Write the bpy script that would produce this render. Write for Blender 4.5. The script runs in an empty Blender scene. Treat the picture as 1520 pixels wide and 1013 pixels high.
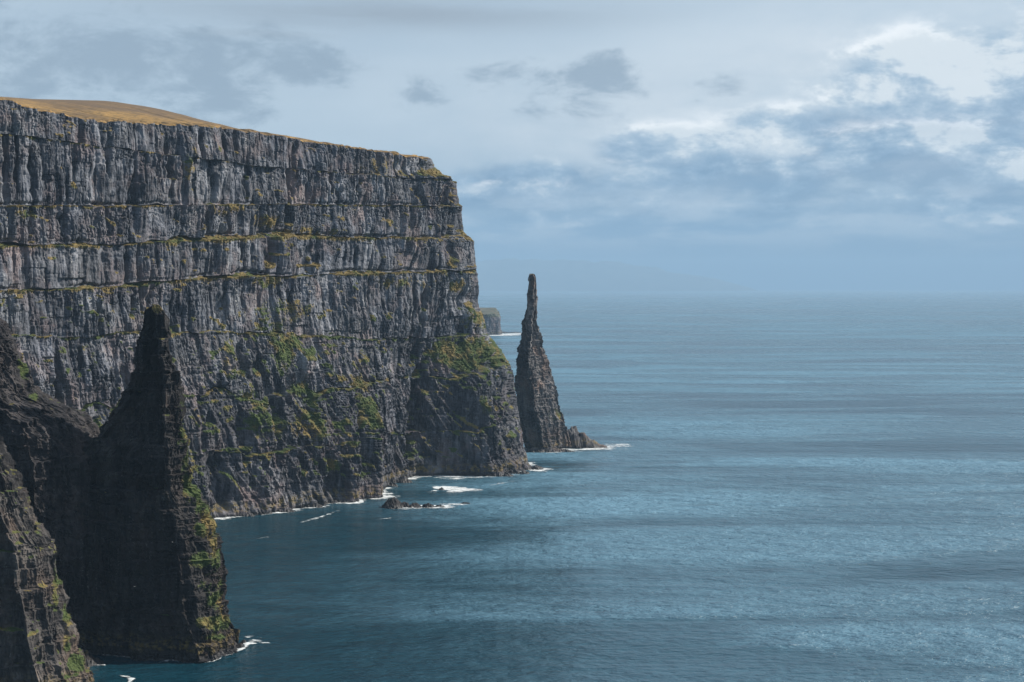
import bpy, math, random
import numpy as np

# ---------------------------------------------------------------- camera, sky, sun, exposure
S = bpy.context.scene
COL = S.collection
H = 290.0                 # camera height above the sea, metres
F = 50.0 / 36.0 * 1520.0  # focal length in photograph pixels
HY = 425.0                # photograph row of the horizon
cam_d = bpy.data.cameras.new('camera')
cam_d.lens = 50.0
cam_d.sensor_width = 36.0
cam_d.shift_y = -(506.5 - HY) / 1520.0
cam_d.clip_start = 1.0
cam_d.clip_end = 300000.0
cam = bpy.data.objects.new('camera', cam_d)
cam.location = (0, 0, H)
cam.rotation_euler = (math.radians(90), 0, 0)
COL.objects.link(cam)
S.camera = cam

TO_SUN = np.array([0.97, 0.14, 0.0]); TO_SUN /= np.linalg.norm(TO_SUN)
SUN_EL = math.radians(38)
TO_SUN = np.array([TO_SUN[0] * math.cos(SUN_EL), TO_SUN[1] * math.cos(SUN_EL), math.sin(SUN_EL)])
sun_d = bpy.data.lights.new('sun', 'SUN')
sun_d.energy = 5.0
sun_d.angle = math.radians(0.53)
sun_d.color = (1.0, 0.93, 0.82)
sun = bpy.data.objects.new('sun', sun_d)
from mathutils import Vector
sun.rotation_euler = Vector(TO_SUN).to_track_quat('Z', 'Y').to_euler()
sun.location = (800, 800, 900)
COL.objects.link(sun)

S.view_settings.view_transform = 'Standard'
S.view_settings.look = 'None'
S.view_settings.exposure = 0.44
S.view_settings.gamma = 1.0
S.view_settings.use_curve_mapping = False
S.render.engine = 'CYCLES'
S.cycles.use_denoising = True
try:
    S.cycles.denoiser = 'OPENIMAGEDENOISE'
except Exception:
    pass
S.cycles.max_bounces = 5
S.cycles.volume_bounces = 1
S.cycles.diffuse_bounces = 2
S.cycles.transparent_max_bounces = 8

world = bpy.data.worlds.new('World')
S.world = world
world.use_nodes = True


class N:
    """a small helper to write node trees as expressions"""

    def __init__(s, tree):
        s.t = tree
        s.n = tree.nodes
        s.l = tree.links

    def put(s, sock, v):
        if v is None:
            return
        if isinstance(v, bpy.types.NodeSocket):
            s.l.new(v, sock)
        else:
            try:
                sock.default_value = v
            except Exception:
                sock.default_value = (v[0], v[1], v[2], 1.0)

    def m(s, op, a, b=None, c=None, clamp=False):
        nd = s.n.new('ShaderNodeMath')
        nd.operation = op
        nd.use_clamp = clamp
        for i, v in enumerate((a, b, c)):
            if v is not None:
                s.put(nd.inputs[i], v)
        return nd.outputs[0]

    def v(s, op, a, b=None):
        nd = s.n.new('ShaderNodeVectorMath')
        nd.operation = op
        s.put(nd.inputs[0], a)
        if b is not None:
            if op == 'SCALE':
                s.put(nd.inputs[3], b)
            else:
                s.put(nd.inputs[1], b)
        return nd.outputs[0]

    def noise(s, vec, scale, detail=4.0, rough=0.55, dist=0.0, lac=2.0):
        nd = s.n.new('ShaderNodeTexNoise')
        s.put(nd.inputs['Vector'], vec)
        nd.inputs['Scale'].default_value = scale
        nd.inputs['Detail'].default_value = detail
        nd.inputs['Roughness'].default_value = rough
        nd.inputs['Lacunarity'].default_value = lac
        nd.inputs['Distortion'].default_value = dist
        return nd.outputs[0]

    def mr(s, x, a, b, c=0.0, d=1.0, smooth=True):
        nd = s.n.new('ShaderNodeMapRange')
        nd.interpolation_type = 'SMOOTHSTEP' if smooth else 'LINEAR'
        for i, q in enumerate((x, a, b, c, d)):
            s.put(nd.inputs[i], q)
        return nd.outputs[0]

    def mix(s, f, a, b, mode='MIX'):
        nd = s.n.new('ShaderNodeMix')
        nd.data_type = 'RGBA'
        nd.blend_type = mode
        nd.clamp_factor = True
        s.put(nd.inputs[0], f)
        s.put(nd.inputs[6], a)
        s.put(nd.inputs[7], b)
        return nd.outputs[2]

    def ramp(s, x, stops):
        nd = s.n.new('ShaderNodeValToRGB')
        s.put(nd.inputs[0], x)
        e = nd.color_ramp.elements
        while len(e) < len(stops):
            e.new(0.5)
        for el, (p, c) in zip(e, stops):
            el.position = p
            el.color = (c[0], c[1], c[2], 1.0)
        return nd.outputs[0]


def build_world():
    t = N(world.node_tree)
    t.n.clear()
    out = t.n.new('ShaderNodeOutputWorld')
    bg = t.n.new('ShaderNodeBackground')
    bg.inputs['Strength'].default_value = 0.1
    t.l.new(bg.outputs[0], out.inputs[0])
    sky = t.n.new('ShaderNodeTexSky')
    sky.sky_type = 'NISHITA'
    sky.sun_disc = False
    sky.sun_elevation = SUN_EL
    sky.sun_rotation = math.atan2(TO_SUN[0], TO_SUN[1])
    sky.air_density = 1.0
    sky.dust_density = 1.5
    tc = t.n.new('ShaderNodeTexCoord')
    d = tc.outputs['Generated']
    sx = t.n.new('ShaderNodeSeparateXYZ')
    t.l.new(d, sx.inputs[0])
    X, Y, Z = sx.outputs
    az = t.m('ARCTAN2', X, Y)
    el = t.m('ARCSINE', Z)

    # an ellipse of sky round a compass bearing and height, both in radians
    def blob(px, py, rx, ry, soft=1.0):
        a0 = math.atan((px - 760) / F)
        e0 = math.atan((HY - py) / F * math.cos(a0))
        da = t.m('MULTIPLY', t.m('SUBTRACT', az, a0), F / rx)
        de = t.m('MULTIPLY', t.m('SUBTRACT', el, e0), F / ry)
        r = t.m('ADD', t.m('MULTIPLY', da, da), t.m('MULTIPLY', de, de))
        return t.m('EXPONENT', t.m('MULTIPLY', r, -soft))

    def band(py_lo, py_hi, s):       # elevation band with soft ends
        lo = (HY - py_lo) / F
        hi = (HY - py_hi) / F
        return t.m('MULTIPLY', t.mr(el, lo - s, lo + s), t.m('SUBTRACT', 1.0, t.mr(el, hi - s, hi + s)))

    stretched = t.v('MULTIPLY', d, (1.0, 1.0, 2.1))
    K = 8.3

    def c(r, g, b):                  # wanted radiance -> colour before the 0.1 strength
        return (r * K, g * K, b * K)

    # high thin overcast: blue-grey, brighter in its middle heights, one tone for the whole dome above
    base = t.ramp(t.mr(el, 0.0, 0.25, smooth=False), [
        (0.00, (0.17, 0.335, 0.53)), (0.14, (0.20, 0.36, 0.54)), (0.26, (0.32, 0.46, 0.60)),
        (0.40, (0.47, 0.58, 0.68)), (0.60, (0.50, 0.60, 0.69)), (0.80, (0.47, 0.58, 0.68)), (1.0, (0.42, 0.53, 0.63))])
    base = t.mix(1.0, base, (K, K, K), 'MULTIPLY')
    broad = t.noise(t.v('MULTIPLY', d, (1, 1, 4.0)), 3.5, 3, 0.5)
    base = t.mix(t.mr(broad, 0.38, 0.66, 0.0, 0.75), base, t.mix(1.0, base, (0.80, 0.84, 0.88), 'MULTIPLY'))
    # the overcast is broken higher up, where the sun stands
    brk = t.noise(t.v('MULTIPLY', d, (1, 1, 1.6)), 2.2, 5, 0.6, 0.3)
    open_ = t.m('MULTIPLY', t.mr(el, 0.24, 0.55), t.mr(brk, 0.62, 0.42, 0.25, 0.95))
    base = t.mix(open_, base, t.mix(1.0, sky.outputs[0], (1.15, 1.1, 1.0), 'MULTIPLY'))
    col = t.mix(0.10, base, sky.outputs[0])

    # ---- cloud field over the whole dome: one density, lit from the upper right
    def dens(off, sc, det, dist=0.25):
        return t.noise(t.v('ADD', stretched, off), sc, det, 0.62, dist)

    # bright milky veil over the centre and right of the view
    veil = t.m('MAXIMUM', blob(1430, 140, 430, 140), t.m('MULTIPLY', blob(1050, 190, 420, 110), 0.72))
    vn = dens((7.7, 1.0, 4.1), 6.0, 7)
    veil = t.m('MULTIPLY', veil, t.mr(vn, 0.30, 0.66, 0.25, 1.0))
    col = t.mix(t.m('MULTIPLY', veil, 0.85), col, c(0.80, 0.84, 0.87))

    # grey fragments of low cloud
    frag = t.m('MAXIMUM', blob(455, 98, 85, 46), blob(330, 150, 140, 62))
    frag = t.m('MAXIMUM', frag, t.m('MULTIPLY', blob(890, 125, 190, 50), 0.8))
    frag = t.m('MAXIMUM', frag, blob(612, 143, 50, 24))
    frag = t.m('MAXIMUM', frag, t.m('MULTIPLY', blob(110, 75, 330, 90), 0.9))
    frag = t.m('MAXIMUM', frag, t.m('MULTIPLY', blob(1165, 78, 60, 16), 0.6))
    fn = dens((1.3, 2.2, 0.4), 15.0, 9)
    fm = t.mr(t.m('ADD', t.m('MULTIPLY', frag, 0.62), t.m('MULTIPLY', t.m('SUBTRACT', fn, 0.5), 2.6)), 0.24, 0.72)
    fm = t.m('MULTIPLY', fm, t.mr(frag, 0.04, 0.35))
    col = t.mix(t.m('MULTIPLY', fm, 0.80), col, c(0.26, 0.345, 0.44))

    # flat grey stratus streak along the top
    st = t.m('MAXIMUM', blob(560, 20, 340, 24), t.m('MULTIPLY', blob(380, 50, 110, 8), 0.6))
    sn = t.noise(t.v('MULTIPLY', d, (1, 1, 8.0)), 6.0, 5, 0.55)
    col = t.mix(t.m('MULTIPLY', t.m('MULTIPLY', st, t.mr(sn, 0.25, 0.6, 0.35, 1.0)), 0.85), col, c(0.30, 0.36, 0.43))

    def cumulus(col, mask, off, sc, thr, amount, lift, con):
        a = dens(off, sc, 11, 0.12)
        b = dens((off[0] + 0.20 / sc, off[1], off[2] + 0.42 / sc), sc, 11, 0.12)
        cov = t.mr(t.m('ADD', t.m('MULTIPLY', mask, 0.60), t.m('MULTIPLY', t.m('SUBTRACT', a, 0.5), 1.5)), thr, thr + 0.32)
        cov = t.m('MULTIPLY', cov, t.mr(mask, 0.05, 0.40))
        rim = t.m('SUBTRACT', 1.0, t.m('MULTIPLY', t.m('SUBTRACT', cov, 0.5), 0.5))
        lit = t.m('ADD', t.m('MULTIPLY', t.m('SUBTRACT', a, b), con), lift)
        lit = t.m('ADD', lit, t.m('MULTIPLY', t.m('SUBTRACT', dens((off[2], off[0], off[1]), sc * 2.2, 8), 0.5), 1.3))
        hgt = t.mr(el, (HY - 330) / F, (HY - 150) / F, -0.26, 0.26)
        lit = t.m('MULTIPLY', t.m('ADD', lit, hgt, clamp=True), rim, clamp=True)
        cc = t.ramp(lit, [(0.0, (0.16, 0.28, 0.43)), (0.25, (0.24, 0.37, 0.52)), (0.50, (0.39, 0.51, 0.63)), (0.75, (0.72, 0.78, 0.82)), (1.0, (1.25, 1.23, 1.20))])
        return t.mix(t.m('MULTIPLY', cov, amount), col, t.mix(1.0, cc, (K, K, K), 'MULTIPLY'))

    top = t.m('MAXIMUM', blob(1440, 130, 190, 85), t.m('MULTIPLY', blob(1200, 205, 160, 50), 0.85))
    top = t.m('MAXIMUM', top, t.m('MULTIPLY', blob(770, 280, 200, 40), 0.75))
    top = t.m('MAXIMUM', top, t.m('MULTIPLY', blob(1010, 225, 120, 40), 0.75))
    col = cumulus(col, top, (3.1, 0.4, 1.7), 9.0, 0.02, 0.84, 0.43, 4.4)
    bank = t.m('MAXIMUM', blob(1420, 240, 260, 52), blob(1080, 262, 210, 42))
    bank = t.m('MAXIMUM', bank, t.m('MULTIPLY', band(335, 270, 0.012), 0.62))
    col = cumulus(col, bank, (5.3, 2.4, 0.2), 12.0, 0.10, 0.74, 0.40, 4.6)
    wisps = t.m('MULTIPLY', band(378, 288, 0.012), 0.60)
    slot_n = t.noise(t.v('ADD', t.v('MULTIPLY', d, (1, 1, 4.5)), (0.3, 0.7, 0.9)), 13.0, 8, 0.58, 0.3)
    wisps = t.m('MAXIMUM', wisps, t.m('MAXIMUM', blob(835, 322, 36, 18), t.m('MULTIPLY', blob(1110, 303, 220, 11), 0.9)))
    wisps = t.m('MAXIMUM', wisps, t.m('MULTIPLY', blob(735, 328, 60, 14), 0.8))
    wisps = t.m('MAXIMUM', wisps, t.m('MULTIPLY', blob(1400, 292, 130, 18), 0.75))
    wl_ = t.m('MULTIPLY', wisps, t.mr(slot_n, 0.40, 0.62))
    col = t.mix(t.m('MULTIPLY', wl_, 0.85), col, c(0.52, 0.61, 0.70))
    dk = t.m('MULTIPLY', t.m('MAXIMUM', blob(1000, 338, 330, 20), t.m('MULTIPLY', blob(1060, 275, 130, 14), 0.8)), t.mr(slot_n, 0.62, 0.38, 0.15, 1.0))
    col = t.mix(t.m('MULTIPLY', dk, 0.75), col, c(0.16, 0.30, 0.47))

    # far rain: one even blue over the last degrees above the sea, all the way round
    rain = t.m('SUBTRACT', 1.0, t.mr(el, 0.006, 0.044))
    col = t.mix(t.m('MULTIPLY', rain, 0.88), col, c(0.060, 0.165, 0.310))
    t.l.new(col, bg.inputs['Color'])


build_world()

# ---------------------------------------------------------------- numpy noise


def _hash(i, j, k, seed):
    h = (i.astype(np.uint32) * np.uint32(374761393)) ^ (j.astype(np.uint32) * np.uint32(668265263)) ^ \
        (k.astype(np.uint32) * np.uint32(2246822519)) ^ np.uint32((seed * 3266489917) & 0xffffffff)
    h = (h ^ (h >> np.uint32(13))) * np.uint32(1274126177)
    h = (h ^ (h >> np.uint32(15))) * np.uint32(2654435761)
    return h ^ (h >> np.uint32(16))


def rnd(i, j, k, seed):
    i, j, k = np.broadcast_arrays(i, j, k)
    return _hash(i.astype(np.int64) & 0xffffffff, j.astype(np.int64) & 0xffffffff, k.astype(np.int64) & 0xffffffff, seed).astype(np.float32) / np.float32(4294967295.0)


def vnoise(x, y, z, seed):
    """smooth 3-D value noise in -1..1"""
    x, y, z = np.broadcast_arrays(x, y, z)
    xi, yi, zi = np.floor(x), np.floor(y), np.floor(z)
    fx, fy, fz = (x - xi).astype(np.float32), (y - yi).astype(np.float32), (z - zi).astype(np.float32)
    fx = fx * fx * fx * (fx * (fx * 6 - 15) + 10); fy = fy * fy * fy * (fy * (fy * 6 - 15) + 10); fz = fz * fz * fz * (fz * (fz * 6 - 15) + 10)
    r = 0
    for a in (0, 1):
        wx = fx if a else 1 - fx
        for b in (0, 1):
            wy = fy if b else 1 - fy
            for c in (0, 1):
                wz = fz if c else 1 - fz
                r = r + wx * wy * wz * rnd(xi + a, yi + b, zi + c, seed)
    return r * 2 - 1


def fbm(x, y, z, seed, octv=4, gain=0.5, ridged=False):
    a, s, f = 1.0, 0.0, 1.0
    tot = 0.0
    for o in range(octv):
        n = vnoise(x * f, y * f, z * f, seed + o * 17)
        if ridged:
            n = 1 - 2 * np.abs(n)
        s = s + a * n
        tot += a
        a *= gain
        f *= 2.03
    return s / tot


def blocks(s, z, w, h, seed, warp=0.5):
    """jointed rock: each column/block gets its own depth; 0..1 with rounded fronts"""
    sw = s / w + warp * vnoise(s / (2.3 * w), z / (5 * h), 0 * s, seed + 3)
    i = np.floor(sw)
    r0 = rnd(i, 0 * i, 0 * i, seed)
    zz = z / (h * (0.6 + 0.9 * rnd(i, 0 * i + 1, 0 * i, seed))) + r0 * 7.3
    j = np.floor(zz)
    r = rnd(i, j, 0 * i, seed + 1)
    fx = np.abs(2 * (sw - i) - 1)
    fz = np.abs(2 * (zz - j) - 1)
    return 0.65 * r + 0.35 * (1 - fx ** 3) - 0.18 * fz ** 6


def smooth(a, b, x):
    t = np.clip((x - a) / (b - a), 0, 1)
    return t * t * (3 - 2 * t)


def lerp_poly(pts, x):
    return np.interp(x, [p[0] for p in pts], [p[1] for p in pts])


def place(px, py, D):
    """photograph pixel and distance -> point in the place (used while surveying the picture)"""
    return np.array([(px - 760.0) * D / F, D, H - (py - HY) * D / F])


def sea_d(py):
    return H * F / (py - HY)


def proj(P):
    D = np.maximum(P[..., 1], 1.0)
    return 760 + F * P[..., 0] / D, HY - F * (P[..., 2] - H) / D


# ---------------------------------------------------------------- objects

def tag(o, label=None, cat=None, group=None, kind=None):
    if label: o['label'] = label
    if cat: o['category'] = cat
    if group: o['group'] = group
    if kind: o['kind'] = kind
    return o


def empty(name, loc, label, cat, group=None):
    o = bpy.data.objects.new(name, None)
    o.empty_display_size = 5
    o.location = loc
    COL.objects.link(o)
    tag(o, label, cat, group)
    return o


def mesh_from(name, V, Fq, mats, parent=None, attrs=None, smooth_shade=False):
    """V (n,3) world positions, Fq (m,3|4) ints"""
    me = bpy.data.meshes.new(name)
    V = np.asarray(V, np.float32)
    if parent is not None:
        V = V - np.array(parent.location, np.float32)
    Fq = np.asarray(Fq, np.int32)
    k = Fq.shape[1]
    me.vertices.add(len(V))
    me.vertices.foreach_set('co', V.ravel())
    me.loops.add(Fq.size)
    me.loops.foreach_set('vertex_index', Fq.ravel())
    me.polygons.add(len(Fq))
    me.polygons.foreach_set('loop_start', np.arange(0, Fq.size, k, dtype=np.int32))
    me.polygons.foreach_set('loop_total', np.full(len(Fq), k, np.int32))
    me.polygons.foreach_set('use_smooth', np.full(len(Fq), smooth_shade))
    if attrs:
        for an, av in attrs.items():
            at = me.attributes.new(an, 'FLOAT', 'POINT')
            at.data.foreach_set('value', np.asarray(av, np.float32).ravel())
    me.update(calc_edges=True)
    me.materials.append(mats)
    o = bpy.data.objects.new(name, me)
    COL.objects.link(o)
    if parent is not None:
        o.parent = parent
    return o


def grid_faces(nr, nc, wrap=False):
    r = np.arange(nr - 1)[:, None]
    c = np.arange(nc if wrap else nc - 1)[None, :]
    c2 = (c + 1) % nc
    a = r * nc + c
    b = r * nc + c2
    d = (r + 1) * nc + c2
    e = (r + 1) * nc + c
    return np.stack([a, b, d, e], -1).reshape(-1, 4)


def sub_mesh(name, V, faces, mats, parent, attrs):
    """mesh of a subset of faces of a larger grid"""
    u, inv = np.unique(faces, return_inverse=True)
    return mesh_from(name, V[u], inv.reshape(faces.shape), mats, parent, {k: v[u] for k, v in attrs.items()})


def grid_normals(P):
    du = np.gradient(P, axis=1)
    dv = np.gradient(P, axis=0)
    n = np.cross(du, dv)
    n /= np.linalg.norm(n, axis=-1, keepdims=True) + 1e-9
    return n


# ---------------------------------------------------------------- materials

def new_mat(name):
    m = bpy.data.materials.new(name)
    m.use_nodes = True
    m.node_tree.nodes.clear()
    t = N(m.node_tree)
    out = t.n.new('ShaderNodeOutputMaterial')
    return m, t, out


def principled(t, out, color, rough, normal=None, spec=0.3):
    p = t.n.new('ShaderNodeBsdfPrincipled')
    t.put(p.inputs['Base Color'], color)
    t.put(p.inputs['Roughness'], rough)
    t.put(p.inputs['Specular IOR Level'], spec)
    if normal is not None:
        t.l.new(normal, p.inputs['Normal'])
    t.l.new(p.outputs[0], out.inputs['Surface'])
    return p


def bump(t, h, strength, dist, normal=None):
    b = t.n.new('ShaderNodeBump')
    b.inputs['Strength'].default_value = strength
    b.inputs['Distance'].default_value = dist
    t.l.new(h, b.inputs['Height'])
    if normal is not None:
        t.l.new(normal, b.inputs['Normal'])
    return b.outputs[0]


def rock_material(name, dark, light, warm, sc=1.0, streak=0.12, gk=1.0, tone=(0.018, 0.020, 0.025), lowdark=0.0, weedy=0.5):
    m, t, out = new_mat(name)
    geo = t.n.new('ShaderNodeNewGeometry')
    pos = geo.outputs['Position']
    ga = t.n.new('ShaderNodeAttribute'); ga.attribute_name = 'grass'
    va = t.n.new('ShaderNodeAttribute'); va.attribute_name = 'tint'
    sp = t.n.new('ShaderNodeSeparateXYZ'); t.l.new(pos, sp.inputs[0])
    vert = t.v('MULTIPLY', pos, (1.0, 1.0, 0.22))
    n1 = t.noise(vert, 0.10 * sc, 7, 0.62)
    n2 = t.noise(pos, 0.022 * sc, 4, 0.6)
    n3 = t.noise(vert, 0.45 * sc, 4, 0.65)
    base = t.mix(t.mr(n1, 0.38, 0.64), dark, light)
    base = t.mix(t.m('MULTIPLY', t.mr(n2, 0.46, 0.66), 0.75), base, warm)
    # every flow weathers to a tone of its own
    base = t.mix(t.m('MULTIPLY', va.outputs['Fac'], 0.85), base, t.mix(t.mr(n3, 0.35, 0.65), tone, t.mix(0.4, tone, light)))
    # pale bird-lime and seepage streaks run down the columns
    run = t.noise(t.v('MULTIPLY', pos, (1.0, 1.0, 0.06)), 0.22 * sc, 4, 0.6)
    spot = t.noise(pos, 0.55 * sc, 3, 0.6)
    pale = t.m('MULTIPLY', t.mr(run, 0.55, 0.68), t.mr(spot, 0.50, 0.64))
    base = t.mix(t.m('MULTIPLY', pale, streak * 4), base, (0.50, 0.49, 0.47))
    n4 = t.noise(pos, 0.013 * sc, 4, 0.6)
    base = t.mix(t.mr(n4, 0.40, 0.62, 0.0, 0.6), base, t.mix(1.0, base, (0.42, 0.46, 0.54), 'MULTIPLY'))
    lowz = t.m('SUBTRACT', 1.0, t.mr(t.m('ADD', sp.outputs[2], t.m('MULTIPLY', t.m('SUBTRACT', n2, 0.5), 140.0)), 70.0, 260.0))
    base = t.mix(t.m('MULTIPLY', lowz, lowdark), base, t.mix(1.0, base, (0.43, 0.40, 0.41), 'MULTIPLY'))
    # lichen
    lich = t.noise(pos, 0.16 * sc, 6, 0.65)
    base = t.mix(t.m('MULTIPLY', t.mr(lich, 0.60, 0.74), 0.22), base, (0.13, 0.11, 0.05))
    # tide zone: black wet rock, then a fringe of yellow-green weed
    zz = t.m('ADD', sp.outputs[2], t.m('MULTIPLY', t.m('SUBTRACT', n2, 0.5), 16.0))
    weed = t.m('MULTIPLY', t.mr(zz, 5, 8), t.m('SUBTRACT', 1.0, t.mr(zz, 12, 22)))
    base = t.mix(t.m('MULTIPLY', t.m('MULTIPLY', weed, t.mr(lich, 0.45, 0.60)), weedy), base, (0.17, 0.125, 0.035))
    base = t.mix(t.m('SUBTRACT', 1.0, t.mr(zz, 2.0, 7.0)), base, (0.020, 0.020, 0.022))
    # grass: green and ochre tussocks
    g1 = t.noise(pos, 0.045, 5, 0.6)
    g2 = t.noise(pos, 0.5, 4, 0.65)
    dry = t.m('ADD', g1, t.mr(sp.outputs[2], 190.0, 330.0, 0.0, 0.12))
    gcol = t.mix(t.mr(dry, 0.45, 0.65), (0.066, 0.092, 0.028), (0.205, 0.150, 0.058))
    gcol = t.mix(t.mr(g2, 0.35, 0.68), t.mix(1.0, gcol, (0.52, 0.55, 0.5), 'MULTIPLY'), gcol)
    gm = t.m('ADD', ga.outputs['Fac'], t.m('MULTIPLY', t.m('SUBTRACT', g2, 0.5), 0.9))
    gm = t.mr(gm, 0.38, 0.62, 0.0, gk)
    base = t.mix(gm, base, gcol)
    hgt = t.m('ADD', t.m('MULTIPLY', n3, 1.0), t.m('MULTIPLY', spot, 0.7))
    nrm = bump(t, hgt, 0.55, 1.6 / sc)
    rough = t.mr(zz, 2.0, 7.0, 0.35, 0.85)
    principled(t, out, base, rough, nrm, 0.25)
    return m


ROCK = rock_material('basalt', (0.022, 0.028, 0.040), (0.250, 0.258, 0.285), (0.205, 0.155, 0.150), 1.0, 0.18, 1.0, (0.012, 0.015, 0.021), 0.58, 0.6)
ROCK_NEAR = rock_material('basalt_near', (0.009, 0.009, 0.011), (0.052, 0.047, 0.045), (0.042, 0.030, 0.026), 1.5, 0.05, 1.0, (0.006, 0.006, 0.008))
ROCK_FAR = rock_material('basalt_far_stack', (0.036, 0.038, 0.046), (0.240, 0.222, 0.215), (0.220, 0.150, 0.120), 1.0, 0.09, 1.0, (0.018, 0.020, 0.025))


ROCK_REEF = rock_material('wet_reef', (0.012, 0.012, 0.014), (0.050, 0.048, 0.048), (0.040, 0.032, 0.030), 1.4, 0.02, 1.0, (0.008, 0.008, 0.010), 0.0, 0.0)
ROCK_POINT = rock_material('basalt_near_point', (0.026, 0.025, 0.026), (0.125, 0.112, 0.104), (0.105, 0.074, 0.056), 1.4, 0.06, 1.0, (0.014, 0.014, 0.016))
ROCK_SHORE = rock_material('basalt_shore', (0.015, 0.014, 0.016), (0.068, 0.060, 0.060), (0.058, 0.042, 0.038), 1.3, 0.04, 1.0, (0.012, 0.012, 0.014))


def turf_material():
    m, t, out = new_mat('dry_turf')
    geo = t.n.new('ShaderNodeNewGeometry')
    pos = geo.outputs['Position']
    n1 = t.noise(pos, 0.010, 5, 0.6)
    n2 = t.noise(pos, 0.09, 5, 0.65)
    col = t.mix(t.mr(n1, 0.40, 0.62), (0.300, 0.190, 0.076), (0.165, 0.112, 0.062))
    sp = t.n.new('ShaderNodeSeparateXYZ'); t.l.new(pos, sp.inputs[0])
    heath = t.mr(t.m('ADD', sp.outputs[2], t.m('MULTIPLY', t.m('SUBTRACT', n1, 0.5), 90.0)), 522.0, 562.0)
    col = t.mix(t.m('MULTIPLY', heath, 0.75), col, (0.120, 0.090, 0.070))
    col = t.mix(t.mr(n2, 0.42, 0.66, 0.0, 0.8), col, (0.12, 0.090, 0.055))
    principled(t, out, col, 0.9, bump(t, n2, 0.6, 3.0), 0.1)
    return m


TURF = turf_material()


def water_material():
    m, t, out = new_mat('sea_water')
    geo = t.n.new('ShaderNodeNewGeometry')
    pos = geo.outputs['Position']
    # wind-ruffled and slick lanes; sheltered cove, also darkened for cliff reflection and cloud shadow
    sp = t.n.new('ShaderNodeSeparateXYZ'); t.l.new(pos, sp.inputs[0])
    lane = t.noise(t.v('MULTIPLY', pos, (0.30, 1.0, 1.0)), 0.0050, 8, 0.62, 0.4)
    lane2 = t.noise(t.v('MULTIPLY', pos, (0.12, 1.0, 1.0)), 0.0016, 5, 0.6, 0.3)
    lane3 = t.noise(t.v('MULTIPLY', pos, (0.18, 1.0, 1.0)), 0.00035, 5, 0.6, 0.3)
    open_w = t.mr(t.m('ADD', sp.outputs[0], t.m('ADD', t.m('MULTIPLY', t.m('SUBTRACT', lane, 0.5), 420.0), t.m('MULTIPLY', sp.outputs[1], 0.02))), -330.0, 240.0)
    far_w = t.mr(sp.outputs[1], 2300.0, 3600.0)
    open_w = t.m('MAXIMUM', open_w, far_w)
    ruf = t.m('ADD', t.m('MULTIPLY', t.mr(lane, 0.41, 0.58), 0.55), t.m('MULTIPLY', t.mr(lane2, 0.43, 0.57), 0.45))
    ruf = t.m('MULTIPLY', ruf, t.mr(lane3, 0.36, 0.56, 0.6, 1.0))
    ruf = t.m('MULTIPLY', ruf, t.mr(open_w, 0, 1, 0.08, 1.0), clamp=True)
    w1 = t.noise(t.v('MULTIPLY', pos, (0.55, 1.0, 1.0)), 0.17, 4, 0.65)
    w2 = t.noise(t.v('MULTIPLY', pos, (0.55, 1.0, 1.0)), 0.045, 4, 0.6)
    w3 = t.noise(t.v('MULTIPLY', pos, (0.4, 1.0, 1.0)), 0.011, 3, 0.5)
    h = t.m('ADD', t.m('MULTIPLY', w1, 4.6), t.m('MULTIPLY', w2, 13.0))
    h = t.m('ADD', h, t.m('MULTIPLY', w3, 12.0))
    h = t.m('MULTIPLY', h, t.mr(ruf, 0.0, 1.0, 0.6, 1.0))
    nrm = bump(t, h, 1.0, 1.0)
    chop = t.mr(t.m('ADD', t.m('MULTIPLY', w1, 0.6), t.m('MULTIPLY', w2, 0.4)), 0.38, 0.62)
    col = t.mix(ruf, (0.003, 0.034, 0.052), (0.120, 0.250, 0.340))  # sky sheen on ruffled water is put into the pale colour
    col = t.mix(t.m('MULTIPLY', chop, 0.60), col, t.mix(1.0, col, (0.45, 0.5, 0.55), 'MULTIPLY'))
    p = principled(t, out, col, t.mr(ruf, 0, 1, 0.16, 0.40), nrm, 0.5)
    p.inputs['IOR'].default_value = 1.333
    return m


WATER = water_material()


def foam_material():
    m, t, out = new_mat('sea_foam')
    at = t.n.new('ShaderNodeAttribute'); at.attribute_name = 'foam'
    geo = t.n.new('ShaderNodeNewGeometry')
    n = t.noise(t.v('MULTIPLY', geo.outputs['Position'], (0.5, 1.0, 1.0)), 0.30, 5, 0.7)
    p = t.n.new('ShaderNodeBsdfPrincipled')
    p.inputs['Base Color'].default_value = (0.72, 0.76, 0.78, 1)
    p.inputs['Roughness'].default_value = 0.9
    tr = t.n.new('ShaderNodeBsdfTransparent')
    mx = t.n.new('ShaderNodeMixShader')
    n2 = t.noise(t.v('MULTIPLY', geo.outputs['Position'], (0.35, 1.0, 1.0)), 0.09, 5, 0.7)
    f = t.mr(t.m('ADD', at.outputs['Fac'], t.m('ADD', t.m('MULTIPLY', t.m('SUBTRACT', n, 0.5), 1.5), t.m('MULTIPLY', t.m('SUBTRACT', n2, 0.5), 2.2))), 0.45, 1.15, 0.0, 0.85)
    t.l.new(f, mx.inputs[0]); t.l.new(tr.outputs[0], mx.inputs[1]); t.l.new(p.outputs[0], mx.inputs[2])
    t.l.new(mx.outputs[0], out.inputs['Surface'])
    return m


FOAM = foam_material()


def haze_material():
    m, t, out = new_mat('sea_air')
    v = t.n.new('ShaderNodeVolumePrincipled')
    v.inputs['Color'].default_value = (0.40, 0.58, 0.76, 1)
    v.inputs['Density'].default_value = HAZE
    v.inputs['Anisotropy'].default_value = 0.0
    t.l.new(v.outputs[0], out.inputs['Volume'])
    try:
        m.cycles.homogeneous_volume = True
    except Exception:
        pass
    return m


HAZE = 2.2e-5
AIR = haze_material()

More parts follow.
